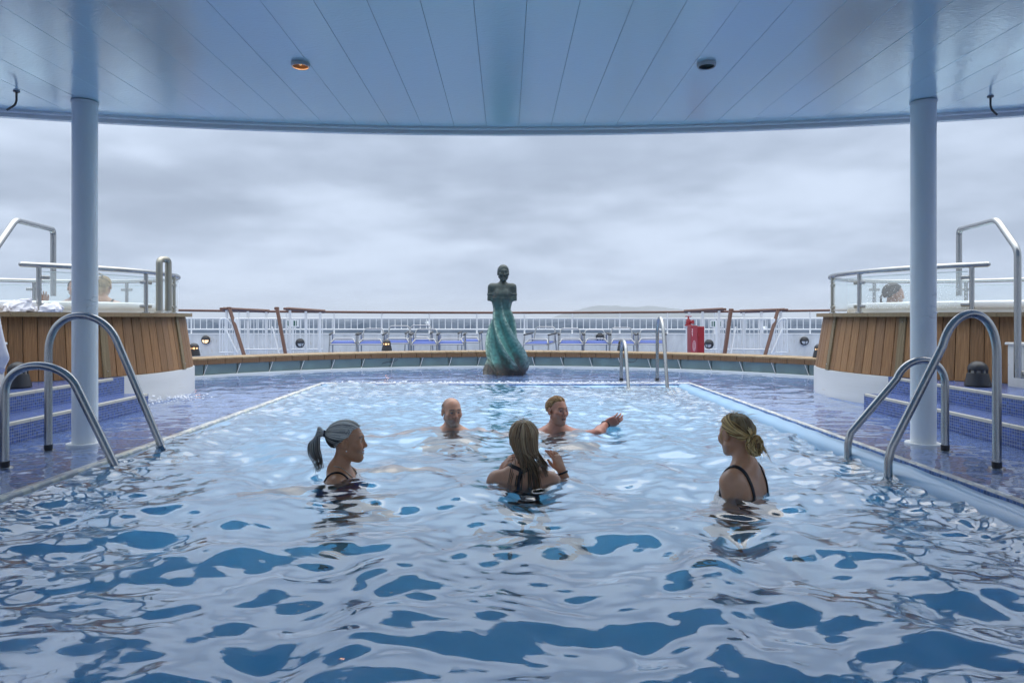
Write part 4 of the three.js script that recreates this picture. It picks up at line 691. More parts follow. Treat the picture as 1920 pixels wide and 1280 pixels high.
// ------------------------------------------------------------------ towels and a wine glass on the left tub
{
  const terry = std({ color: RGB(0.80, 0.79, 0.83), roughness: 0.95, bumpMap: spots, bumpScale: 0.004 });
  function crumple(name, label, p, w, h, dep, seed, peak) {
    const o = thing(name, label, 'towel', [p.x, p.y, p.z]);
    const f = (x, y, z) => {
      let d = ell(x, y - h * 0.36, z, [0, 0, 0], [w * 0.46, h * 0.42, dep * 0.5]);
      d = smin(d, ell(x, y - h * 0.12, z, [0, 0, 0], [w * 0.52, h * 0.17, dep * 0.55]), 0.05);
      if (peak) d = smin(d, cap3(x, y, z, [w * 0.2, h * 0.5, 0.02], [w * 0.5, h * 0.98, 0.04], 0.035, 0.008), 0.05);
      const q = fbm(x * 7 + seed, y * 7, z * 7, 2), v = Math.abs(N3(x * 10 + q * 2.4, y * 14 + seed, z * 10 + q * 2));
      return Math.max(d - 0.03 * q - 0.022 * (0.3 - v) * 2, -y);
    };
    part('cloth', surface((x, y, z) => f(x, y, z) * 0.7, [-w * 0.75, -0.01, -dep * 0.8], [w * 0.75, h * 1.2, dep * 0.8], 0.0085), terry, o);
  }
  const y = 0.988 + 0.0455;
  let p = at(36, 585, 6.95); p.y = y; crumple('towel', 'crumpled white towel bundle on the cap of the left tub', p, 0.31, 0.150, 0.20, 3, true);
  p = at(98, 585, 6.75); p.y = y; crumple('towel', 'small white towel lying against the post of the left tub', p, 0.17, 0.10, 0.14, 8, false);
  // robe over the hand rail, its hem swings into the frame
  const base = at(-1, 600, 6.10), o = thing('bathrobe', 'white cloth hanging down from the handrail at the left edge', 'towel', [base.x, 0, base.z]);
  const y0 = at(0, 696, 6.1).y, y1 = 1.45, P = [], I = [], n = 44, m = 50;
  for (let j = 0; j <= m; j++) for (let i = 0; i <= n; i++) {
    const u = i / n, v = j / m, a = u * 2 * Math.PI, yy = lerp(y1, y0, v), fl = sstep(0, 1, v), w = lerp(0.03, 0.17, Math.pow(v, 2.2)) * (1 - 0.45 * sstep(0.86, 1, v)), dp = lerp(0.04, 0.075, v);
    const fold = 1 + 0.16 * fl * Math.sin(a * 5 + v * 2) + 0.10 * N3(Math.cos(a) * 2, v * 3, Math.sin(a) * 2);
    P.push(Math.cos(a) * w * fold - 0.03, yy + 0.03 * fl * Math.sin(a * 2 + 0.7), Math.sin(a) * dp * fold + 0.05);
  }
  for (let j = 0; j < m; j++) for (let i = 0; i < n; i++) { const a = j * (n + 1) + i, b = a + n + 1; I.push(a, a + 1, b, a + 1, b + 1, b); }
  for (const [r, s] of [[0, 1], [m, -1]]) { const c = P.length / 3, q = r * (n + 1); P.push(-0.03, r ? y0 : y1, 0.05); for (let i = 0; i < n; i++) s > 0 ? I.push(c, q + i + 1, q + i) : I.push(c, q + i, q + i + 1); }
  const g = new THREE.BufferGeometry(); g.setAttribute('position', new THREE.Float32BufferAttribute(P, 3)); g.setIndex(I); g.computeVertexNormals(); part('cloth', g, terry, o);
  const gp = at(134, 584, 6.9), w = thing('wine_glass', 'empty stemmed wine glass on the cap behind the left column', 'glass', [gp.x, y, gp.z]);
  const clear = phy({ color: RGB(0.95, 0.97, 0.98), transmission: 1, thickness: 0, roughness: 0.02, ior: 1.5 });
  part('foot', lathe([[0.035, 0.0], [0.034, 0.004], [0.006, 0.010]], 24), clear, w); part('stem', lathe([[0.006, 0.01], [0.0035, 0.03], [0.004, 0.075]], 12), clear, w);
  const bowl = []; for (let i = 0; i <= 12; i++) { const t = i / 12; bowl.push([0.004 + 0.040 * Math.pow(Math.sin(t * 2.25), 0.8), 0.075 + 0.105 * t]); } part('bowl', lathe(bowl, 28), clear, w);
}
// ------------------------------------------------------------------ the statue
{
  const H = 1.89, r = rng(4);
  const prof = [[0, 0.405], [0.10, 0.415], [0.22, 0.405], [0.34, 0.380], [0.45, 0.352], [0.60, 0.312], [0.72, 0.285], [0.84, 0.258], [0.95, 0.228], [1.04, 0.19], [1.12, 0.158], [1.18, 0.15], [1.24, 0.152], [1.32, 0.16]];
  const R = (y) => { if (y <= 0) return prof[0][1]; for (let i = 1; i < prof.length; i++) if (y < prof[i][0]) { const t = (y - prof[i - 1][0]) / (prof[i][0] - prof[i - 1][0]); return lerp(prof[i - 1][1], prof[i][1], t); } return 0.16; };
  const cx = (y) => -0.072 * sstep(0.1, 1.0, y) + 0.012 * sstep(1.2, 1.8, y);
  const flute = (x, y, z) => { const th = Math.atan2(x, z), tw = 2.2 * Math.pow(clamp(y / 1.25), 0.9); const N = 5, u = (th + tw + 0.35) * N / (2 * Math.PI), f = u - Math.floor(u), s = Math.pow(Math.abs(f - 0.42) / 0.58, 1.0); return [clamp(s), f]; };
  const headC = [cx(1.7) + 0.012, 1.75, 0.02], hf = headField();
  const f = (x, y, z) => {
    const X = x - cx(y), deep = 0.85 * sstep(1.28, 0.75, y), [s] = flute(X, y, z), flat = lerp(0.92, 0.66, sstep(0.5, 1.15, y));
    const rad = Math.hypot(X, z / flat), rr = R(y) * (1.03 - deep * 0.55 * (1 - s * s) + 0.0);
    let d = (rad - rr) * 0.62;
    d = Math.max(d, y - 1.30, -y);
    // bust, shoulders, cut-off arms with a band
    d = smin(d, ell(x, y, z, [cx(1.35), 1.33, 0.0], [0.165, 0.23, 0.115]), 0.06);
    d = smin(d, cap3(x, y, z, [cx(1.4) - 0.165, 1.515, -0.01], [cx(1.4) + 0.165, 1.515, -0.01], 0.068, 0.068), 0.08);
    for (const q of [-1, 1]) {
      d = smin(d, ball(x, y, z, [cx(1.4) + q * 0.07, 1.39, 0.055], 0.060), 0.07);
      let a = cap3(x, y, z, [cx(1.4) + q * 0.182, 1.50, -0.01], [cx(1.4) + q * 0.198, 1.25, 0.01], 0.066, 0.060);
      a = smax(a, 1.272 - y - 0.05 * (q > 0 ? -(x - cx(1.4) - 0.2) : (x - cx(1.4) + 0.2)), 0.02);
      const b = Math.max(Math.abs(y - 1.388) - 0.009, cap3(x, y, z, [cx(1.4) + q * 0.182, 1.50, -0.01], [cx(1.4) + q * 0.198, 1.25, 0.01], 0.076, 0.070)); a = smin(a, b, 0.008);
      d = smin(d, a, 0.035);
    }
    d = smin(d, cap3(x, y, z, [cx(1.5), 1.53, -0.01], [headC[0], 1.67, 0.0], 0.058, 0.052), 0.05);
    const hx = (x - headC[0]), hy = y - headC[1], hz = z - headC[2];
    if (hx * hx + hy * hy + hz * hz < 0.09) {
      const c = Math.cos(0.16), s2 = Math.sin(0.16), lx = hx * c - hz * s2, lz = hx * s2 + hz * c; const k = 1.2;
      d = smin(d, hf(lx / k, hy / k, lz / k) * k, 0.015);
      // close cap of hair with a rolled edge
      let cap = ell(lx, hy, lz, [0, 0.035, -0.014], [0.100, 0.118, 0.125]); cap = smax(cap, -(ell(lx, hy, lz, [0.004, -0.025, 0.115], [0.078, 0.125, 0.10])), 0.012); cap = smax(cap, -0.085 - hy, 0.02); d = smin(d, cap, 0.008);
    }
    return d + 0.0018 * N3(x * 14, y * 14, z * 14) * 1.0 + 0.001 * N3(x * 34, y * 34, z * 34);
  };
  const hb = [[headC[0] - 0.14, 1.60, -0.14], [headC[0] + 0.14, 1.92, 0.19]];
  const g = merge([surface(f, [-0.48, -0.02, -0.46], [0.48, 1.64, 0.46], 0.0095, [[[hb[0][0] + 0.01, 1.612, -0.13], [hb[1][0] - 0.01, 2, 0.18]]]), surface(f, hb[0], hb[1], 0.0042)].map((q) => paint(q, (x, y, z) => {
    const [s, ff] = flute(x - cx(y), y, z), n = fbm(x * 6, y * 6, z * 6, 4), m = fbm(x * 22, y * 22, z * 22, 3);
    let c = mixc([0.036, 0.150, 0.140], [0.034, 0.050, 0.047], sstep(0.75, 1.45, y + 0.25 * n));
    c = mixc(c, [0.075, 0.275, 0.245], clamp(sstep(-0.2, 0.4, n + 0.3 * m) * 0.42 * (1 - sstep(0.9, 1.4, y))));
    c = mixc(c, [0.36, 0.47, 0.40], clamp(sstep(0.5, 0.98, s) * 0.85 * (1 - sstep(1.0, 1.35, y)) * (0.75 + m)));  // highlights along the gown ridges, painted into the patina colour
    c = mixc(c, [0.012, 0.045, 0.042], 0.55 * sstep(0.35, 0.0, s) * sstep(1.2, 0.9, y)); c = mixc(c, [0.042, 0.030, 0.026], clamp(sstep(0.42, 0.08, y + 0.32 * n + 0.05 * Math.sin(ff * 9))) * 0.92);  // shade in the flute valleys is painted in; the brown foot is patina
    c = mixc(c, [0.10, 0.05, 0.035], clamp(sstep(0.06, 0.35, m) * sstep(0.2, 0.0, y)));
    c = mixc(c, [0.11, 0.085, 0.07], clamp(sstep(0.05, 0.4, fbm(x * 9, y * 7 + 5, z * 9, 3)) * sstep(1.05, 1.25, y) * sstep(1.5, 1.35, y)) * 0.7);
    return mixc(c, c.map((v) => v * (1 + 0.9 * m)), 0.6);
  })));
  // keep the colours through the merge
  const o = thing('statue', 'green bronze statue of a woman in a twisting gown', 'statue', [at(949, 700, 11.75).x, -0.01, -11.75]);
  part('figure', g, phy({ vertexColors: true, roughness: 0.46, metalness: 0.25, bumpMap: spots, bumpScale: 0.004, clearcoat: 0.12, clearcoatRoughness: 0.4 }), o);
}
// ------------------------------------------------------------------ people
// head, face forward +z, centre between the ears
function headField(o = {}) {
  const w = o.wide || 1, nose = o.nose || 1, smile = o.smile || 0, open = o.open || 0;
  return (x, y, z) => {
    const ax = Math.abs(x) / w;
    let d = ell(ax, y, z, [0, 0.036, -0.012], [0.074, 0.081, 0.095]);
    d = smin(d, ell(ax, y, z, [0, -0.028, 0.030], [0.060, 0.086, 0.058]), 0.03);
    d = smin(d, cap3(ax, y, z, [0.050, -0.052, 0.0], [0.012, -0.100, 0.058], 0.022, 0.020), 0.03);
    d = smin(d, ball(ax, y, z, [0.044, -0.018, 0.058], 0.023), 0.025);
    d = smin(d, cap3(ax, y, z, [0, 0.026, 0.080], [0.036, 0.024, 0.068], 0.0125, 0.010), 0.02);
    d = smax(d, -ball(ax, y, z, [0.032, 0.006, 0.094], 0.0155), 0.014);
    d = smin(d, ell(ax, y, z, [0.031, 0.004, 0.071], [0.014, 0.0115, 0.0125]), 0.004);
    d = smin(d, cap3(ax, y, z, [0, 0.014, 0.083], [0, -0.028, 0.083 + 0.018 * nose], 0.0075, 0.0105 * nose), 0.012);
    d = smin(d, ball(ax, y, z, [0.0105 * nose, -0.034, 0.090], 0.0085 * nose), 0.008);
    const mw = 0.022 + 0.006 * smile, my = -0.063 + 0.006 * smile;
    d = smin(d, cap3(ax, y, z, [0, -0.058, 0.087], [mw, my, 0.074], 0.0072, 0.0035), 0.008);
    d = smin(d, cap3(ax, y, z, [0, -0.071 - 0.010 * open, 0.084], [mw, my - 0.001, 0.073], 0.0078, 0.0035), 0.008);
    d = smax(d, -cap3(ax, y, z, [0, -0.0645 - 0.004 * open, 0.093], [mw * 0.85, my, 0.080], 0.0028 + 0.005 * open + 0.002 * smile, 0.0012), 0.004);
    d = smin(d, ball(ax, y, z, [0, -0.099, 0.068], 0.016), 0.02);
    if (smile) d = smin(d, ball(ax, y, z, [0.040, -0.034, 0.064], 0.017), 0.02);
    // ear
    let e = ell(ax - 0.0, y, z, [0.079, -0.003, -0.008], [0.010, 0.031, 0.019]); e = smax(e, -ell(ax, y, z, [0.089, 0.001, -0.003], [0.007, 0.020, 0.010]), 0.005);
    d = smin(d, e, 0.008);
    return d * w;
  };
}
const rotY = (a) => new THREE.Matrix4().makeRotationY(a);
// hand: wrist at the origin, fingers along +y, palm towards +z, thumb on +x * side
function handField(side, curl = 0.25, spread = 0.05, curls) {
  const prims = [], put = (a, b, ra, rb, k = 0.006) => prims.push([a, b, ra, rb, k]);
  const len = [[0.030, 0.024, 0.019], [0.034, 0.027, 0.020], [0.032, 0.025, 0.020], [0.025, 0.019, 0.017]];
  for (let i = 0; i < 4; i++) {
    const x0 = (0.029 - i * 0.0192) * side, y0 = 0.088 - Math.abs(i - 1) * 0.004 - (i === 3 ? 0.004 : 0), sp = (1.3 - i) * spread * side; let p = [x0, y0, 0], a = 0; const c = curls ? curls[i] : curl;
    put([x0 * 0.75, 0.02, 0], p, 0.013, 0.0105, 0.012);
    for (let k = 0; k < 3; k++) { a += c * (k === 0 ? 0.8 : 1.15); const l = len[i][k], q = [p[0] + Math.sin(sp) * l * Math.cos(a), p[1] + Math.cos(sp) * Math.cos(a) * l, p[2] + Math.sin(a) * l], r0 = 0.0092 - k * 0.0009 - (i === 3 ? 0.001 : 0); put(p, q, r0, r0 - 0.0008, 0.004); p = q; }
  }
  put([0.016 * side, 0.018, 0.006], [0.040 * side, 0.046, 0.014], 0.016, 0.0115, 0.012); put([0.040 * side, 0.046, 0.014], [0.050 * side, 0.074, 0.020], 0.0105, 0.0095, 0.004); put([0.050 * side, 0.074, 0.020], [0.050 * side, 0.098, 0.026], 0.0093, 0.0078, 0.004);
  return (x, y, z) => { let d = ell(x, y, z, [0, 0.048, 0], [0.041, 0.054, 0.0155]); d = smin(d, cap3(x, y, z, [0, -0.03, 0], [0, 0.02, 0], 0.024, 0.023), 0.02); for (const p of prims) d = smin(d, cap3(x, y, z, p[0], p[1], p[2], p[3]), p[4]); return d; };
}
function person(cfg) {
  const { label, head, yaw, male = false, headYaw = 0, headPitch = 0, headRoll = 0, skin, scale = 1, arms, face = {} } = cfg;
  const o = thing('person', label, 'person', [0, 0, 0], yaw); o.scale.setScalar(scale);
  const HC = [0.0, 0.178, 0.032], hq = new THREE.Matrix4().makeRotationFromEuler(new THREE.Euler(headPitch, headYaw, headRoll, 'YXZ')), hm = hq.clone().setPosition(...HC), hi = hm.clone().invert().elements;
  const off = V(...HC).multiplyScalar(scale).applyMatrix4(rotY(yaw)); o.position.set(head.x - off.x, head.y - off.y, head.z - off.z);
  const toHead = (x, y, z) => [hi[0] * x + hi[4] * y + hi[8] * z + hi[12], hi[1] * x + hi[5] * y + hi[9] * z + hi[13], hi[2] * x + hi[6] * y + hi[10] * z + hi[14]];
  const sw = male ? 0.188 : 0.158, th = male ? 1.12 : 1;
  const torso = [
    ['c', [0, -0.03, -0.022], [0, 0.12, 0.008], male ? 0.063 : 0.051, male ? 0.056 : 0.0455, 0.03],
    ['e', [0, -0.19, 0], male ? [0.168, 0.23, 0.112] : [0.140, 0.22, 0.098], 0.05],
    ['c', [-sw * 0.62, -0.082, 0.0], [sw * 0.62, -0.082, 0.0], male ? 0.085 : 0.074, male ? 0.085 : 0.074, 0.05],
    ['e', [0, -0.36, 0], male ? [0.145, 0.15, 0.10] : [0.117, 0.15, 0.084], 0.07], ['e', [0, -0.52, -0.012], male ? [0.16, 0.13, 0.115] : [0.168, 0.13, 0.117], 0.08],
  ];
  for (const s of [-1, 1]) {
    torso.push(['c', [s * 0.03, 0.015, -0.028], [s * sw * 0.92, -0.048, -0.012], 0.046 * th, 0.040 * th, 0.055]);
    torso.push(['e', [s * 0.085, -0.16, -0.062], [0.07, 0.10, 0.045], 0.05]);
    if (male) torso.push(['e', [s * 0.075, -0.15, 0.075], [0.075, 0.055, 0.04], 0.04]); else torso.push(['e', [s * 0.066, -0.215, 0.066], [0.060, 0.066, 0.050], 0.05]);
    torso.push(['e', [s * 0.075, -0.56, -0.06], [0.085, 0.09, 0.075], 0.05]);
  }
  const limbs = [];
  for (const s of [-1, 1]) {
    const [el, wr] = arms[s > 0 ? 'L' : 'R'], sh = [s * sw, -0.056, -0.006];
    limbs.push(['e', [s * (sw + 0.002), -0.062, -0.006], [0.055 * th, 0.060 * th, 0.055 * th], 0.04], ['c', sh, el, 0.047 * th, 0.037 * th, 0.04], ['c', el, wr, 0.039 * th, 0.0265 * th, 0.02]);
    const m = [0, 1, 2].map((i) => lerp(el[i], wr[i], 0.3)); limbs.push(['e', m, [0.040 * th, 0.042 * th, 0.040 * th], 0.03]);
    const k = cfg.legs || 0, a = [s * 0.088, -0.57, 0], kn = [s * 0.10, -0.95, 0.05 + k * (s > 0 ? 0.22 : 0.05)], an = [s * 0.105, -1.34, -0.03 - k * 0.1];
    if (!cfg.short) limbs.push(['c', a, kn, 0.086 * th, 0.056 * th, 0.07], ['c', kn, an, 0.057 * th, 0.036 * th, 0.03], ['c', an, [an[0] + s * 0.02, an[1] - 0.05, an[2] + 0.16], 0.036, 0.026, 0.03]);
  }
  const tf = field(torso), lf = field(limbs), hf = headField(face);
  const hands = [];
  for (const s of [-1, 1]) {
    const spec = arms[s > 0 ? 'LH' : 'RH'] || {}, [el, wr] = arms[s > 0 ? 'L' : 'R'];
    const y = V(...(spec.dir || [wr[0] - el[0], wr[1] - el[1], wr[2] - el[2]])).normalize(), z = V(...(spec.palm || [0, -1, 0.2])); z.sub(y.clone().multiplyScalar(z.dot(y))).normalize(); const x = y.clone().cross(z);
    const m = new THREE.Matrix4().makeBasis(x, y, z).setPosition(...wr), e = m.clone().invert().elements, f = handField(-s, spec.curl ?? 0.25, spec.spread ?? 0.06, spec.curls), sc = male ? 1.06 : 0.96;
    hands.push({ c: V(...wr).addScaledVector(y, 0.07), fine: !!spec.fine, m, f: (px, py, pz) => f((e[0] * px + e[4] * py + e[8] * pz + e[12]) / sc, (e[1] * px + e[5] * py + e[9] * pz + e[13]) / sc, (e[2] * px + e[6] * py + e[10] * pz + e[14]) / sc) * sc });
  }
  const headR2 = 0.19 * 0.19;
  const all = (x, y, z) => {
    let d = smin(tf(x, y, z), lf(x, y, z), 0.03);
    const dx = x - HC[0], dy = y - HC[1] + 0.02, dz = z - HC[2], q = dx * dx + dy * dy + dz * dz;
    if (q < headR2) { const p = toHead(x, y, z); d = smin(d, hf(...p), 0.022); } else d = Math.min(d, Math.sqrt(q) - 0.14);
    for (const h of hands) { const a = x - h.c.x, b = y - h.c.y, c = z - h.c.z, r = a * a + b * b + c * c; if (r < 0.0225) d = smin(d, h.f(x, y, z), 0.012); else d = Math.min(d, Math.sqrt(r) - 0.11); }
    return d;
  };
  const hb = [[HC[0] - 0.135, HC[1] - 0.155, HC[2] - 0.15], [HC[0] + 0.135, HC[1] + 0.135, HC[2] + 0.15]], shrink = (b, k) => [b[0].map((v) => v + k), b[1].map((v) => v - k)];
  const fine = [hb], geos = [surface(all, hb[0], hb[1], 0.0032)];
  for (const h of hands) if (h.fine) { const b = [[h.c.x - 0.115, h.c.y - 0.115, h.c.z - 0.115], [h.c.x + 0.115, h.c.y + 0.115, h.c.z + 0.115]]; fine.push(b); geos.push(surface(all, b[0], b[1], 0.0034, [shrink(hb, 0.004)])); }
  const ex = [hb, ...fine].flatMap((b) => [b[0], b[1]]), lo = [-0.3, cfg.short ? -0.5 : -1.45, -0.25], hiB = [0.3, 0.1, 0.3];
  for (const p of [...arms.L, ...arms.R]) for (let i = 0; i < 3; i++) { lo[i] = Math.min(lo[i], p[i] - 0.24); hiB[i] = Math.max(hiB[i], p[i] + 0.24); }
  geos.push(surface(all, lo, hiB, 0.011, fine.map((b) => shrink(b, 0.013))));
  const base = skin, lip = cfg.lip || [skin[0] * 0.85, skin[1] * 0.52, skin[2] * 0.5], brow = cfg.brow;
  for (const g of geos) paint(g, (x, y, z) => {
    const [a, b, c] = toHead(x, y, z), ax = Math.abs(a), n = fbm(x * 9, y * 9, z * 9, 3), n2 = N3(x * 60, y * 60, z * 60); let k = base.map((v, i) => v * (1 + 0.14 * n + 0.05 * n2));
    if (Math.abs(b) < 0.14 && c > 0.02 && ax < 0.075) {
      k = mixc(k, [k[0] * 1.08, k[1] * 0.78, k[2] * 0.74], 0.6 * Math.exp(-((ax - 0.042) ** 2 + (b + 0.022) ** 2) / 0.0005));
      k = mixc(k, [k[0] * 1.05, k[1] * 0.75, k[2] * 0.72], 0.6 * Math.exp(-(a * a + (b + 0.03) ** 2) / 0.00022) * (c > 0.085 ? 1 : 0));
      const mw = 0.026, ml = ((ax / mw) ** 2 + ((b + 0.0645) / 0.0125) ** 2); if (ml < 1 && c > 0.072) k = mixc(k, lip, 0.8);
      if (ml < 0.5 && face.open && Math.abs(b + 0.068) < 0.007) k = [0.03, 0.012, 0.012];
      if (ml < 0.62 && face.smile > 0.8 && Math.abs(b + 0.0635) < 0.0042) k = [0.62, 0.6, 0.55];
      const eb = Math.abs(b - 0.0265 - 0.004 * Math.sin(ax * 60)); if (ax > 0.012 && ax < 0.050 && eb < 0.0042 && c > 0.05) k = mixc(k, brow, 0.75);
      const ey = ((ax - 0.031) / 0.0145) ** 2 + ((b - 0.004) / 0.0062) ** 2; if (ey < 1 && c > 0.06) k = ey < 0.9 && Math.abs(b - 0.003) < 0.0035 ? (Math.abs(ax - 0.031) < 0.006 ? [0.03, 0.03, 0.035] : [0.42, 0.40, 0.38]) : mixc(k, [0.05, 0.03, 0.025], 0.55);
    }
    return cfg.paint ? cfg.paint(k, [x, y, z], [a, b, c]) : k;
  });
  part('body', mergeC(geos), skinMat(cfg.mat), o);
  return { o, hm, tf: (x, y, z) => smin(tf(x, y, z), lf(x, y, z), 0.03), bodyF: all, torsoF: tf };
}
function mergeC(geos) { const g = mergeGeometries(geos.map((q) => { const c = q.clone(); return c; })); return g; }
// cloth close to the skin: the torso blown up a little and cut to shape
function suit(p, inside, mat, off = 0.005, lo = [-0.24, -0.66, -0.2], hi = [0.24, 0.06, 0.2], colour) {
  const f = (x, y, z) => Math.max(p.torsoF(x, y, z) - off, inside(x, y, z));
  const g = surface(f, lo, hi, 0.006); if (colour) paint(g, colour); part('swimsuit', g, mat, p.o);
}
// a flat strap laid on the body along guide points
function strap(p, guides, w, mat, name = 'strap', off = 0.004) {
  const pts = new THREE.CatmullRomCurve3(guides.map((q) => V(...q))).getPoints(36), N = [];
  for (const q of pts) { for (let k = 0; k < 24; k++) { const e = 0.003, f = p.tf, d = f(q.x, q.y, q.z) - off, n = V(f(q.x + e, q.y, q.z) - f(q.x - e, q.y, q.z), f(q.x, q.y + e, q.z) - f(q.x, q.y - e, q.z), f(q.x, q.y, q.z + e) - f(q.x, q.y, q.z - e)).normalize(); q.addScaledVector(n, -d * 0.8); if (k === 23) N.push(n); } }
  const P = [], I = [];
  pts.forEach((q, i) => { const t = pts[Math.min(i + 1, 36)].clone().sub(pts[Math.max(i - 1, 0)]).normalize(), b = t.clone().cross(N[i]).normalize(); for (const [u, v] of [[-1, -0.6], [-1, 0.35], [-0.6, 0.6], [0.6, 0.6], [1, 0.35], [1, -0.6]]) { const r = q.clone().addScaledVector(b, u * w / 2).addScaledVector(N[i], v * 0.005); P.push(r.x, r.y, r.z); } });
  for (let i = 0; i < 36; i++) for (let j = 0; j < 6; j++) { const a = i * 6 + j, c = i * 6 + (j + 1) % 6, b = a + 6, d = c + 6; I.push(a, b, c, c, b, d); }
  const g = new THREE.BufferGeometry(); g.setAttribute('position', new THREE.Float32BufferAttribute(P, 3)); g.setIndex(I); g.computeVertexNormals(); part(name, g, mat, p.o);
}
// locks: bundles of thin tapering tubes, colour per lock
function locks(list) {
  const geos = list.map(({ pts, r, c, tip }) => { const q = new THREE.CatmullRomCurve3(pts).getPoints(Math.max(8, pts.length * 3)), g = tube(q, (t) => r * (0.55 + 0.45 * Math.sin(Math.PI * Math.min(1, t * 1.2 + 0.18))) * (1 - 0.75 * Math.pow(t, 4)), 5, false), n = g.attributes.position.count, w = 6; const col = new Float32Array(n * 3); for (let i = 0; i < n; i++) { const t = Math.floor(i / w) / (n / w - 1), k = tip ? mixc(c, tip, t) : c; col.set(k, 3 * i); } g.setAttribute('color', new THREE.BufferAttribute(col, 3)); return g.toNonIndexed(); });
  return mergeGeometries(geos);
}
const hairMat = phy({ vertexColors: true, roughness: 0.5, specularIntensity: 0.7 });
const wetHair = phy({ vertexColors: true, roughness: 0.34, specularIntensity: 0.9 });
// scalp in head space, a little larger than the skull
const scalpC = V(0, 0.034, -0.014), scalpR = [0.080, 0.087, 0.101];
const onScalp = (d, k = 1) => { d = d.clone().normalize(); const s = 1 / Math.hypot(d.x / scalpR[0], d.y / scalpR[1], d.z / scalpR[2]); return d.multiplyScalar(s * k).add(scalpC); };
const polar = (az, el) => V(Math.sin(az) * Math.cos(el), Math.sin(el), Math.cos(az) * Math.cos(el));   // az 0 = face
const slerp = (a, b, t) => { const d = clamp(a.dot(b), -1, 1), w = Math.acos(d); return w < 1e-3 ? a.clone() : a.clone().multiplyScalar(Math.sin((1 - t) * w) / Math.sin(w)).addScaledVector(b, Math.sin(t * w) / Math.sin(w)); };
// hair line: elevation by bearing round the head
const hairline = (az, fore = 0.50, nape = -0.80) => { const a = Math.abs(az); return a < 0.75 ? fore : a < 1.35 ? lerp(fore, 0.02, sstep(0.75, 1.35, a)) : a < 1.8 ? lerp(0.02, -0.30, (a - 1.35) / 0.45) : lerp(-0.30, nape, sstep(1.8, 2.5, a)); };
function hairCap(o, hm, colour, mat, { fore = 0.50, nape = -0.80, thick = 1.0, amp = 0.004 } = {}) {
  const f = (x, y, z) => {
    const p = V(x, y, z).sub(scalpC), l = p.length(); if (l < 1e-4) return -0.05; const az = Math.atan2(p.x, p.z), el = Math.asin(p.y / l), s = 1 / Math.hypot(p.x / l / scalpR[0], p.y / l / scalpR[1], p.z / l / scalpR[2]);
    const edge = el - hairline(az, fore, nape), rise = sstep(-0.02, 0.22, edge);
    return Math.max(l - s * (0.965 + 0.055 * rise * thick) - amp * N3(az * 9, el * 2.2, 3) - 0.5 * amp * N3(az * 26, el * 4, 7), -(edge) * 0.09);
  };
  const g = surface((x, y, z) => f(x, y, z) * 0.8, [-0.105, -0.11, -0.14], [0.105, 0.145, 0.115], 0.0036); paint(g, colour); g.applyMatrix4(hm); part('hair', g, mat, o);
}
const toBody = (hm, list) => list.map((q) => ({ ...q, pts: q.pts.map((v) => v.clone().applyMatrix4(hm)) }));
const black = std({ color: RGB(0.012, 0.012, 0.015), roughness: 0.55 });
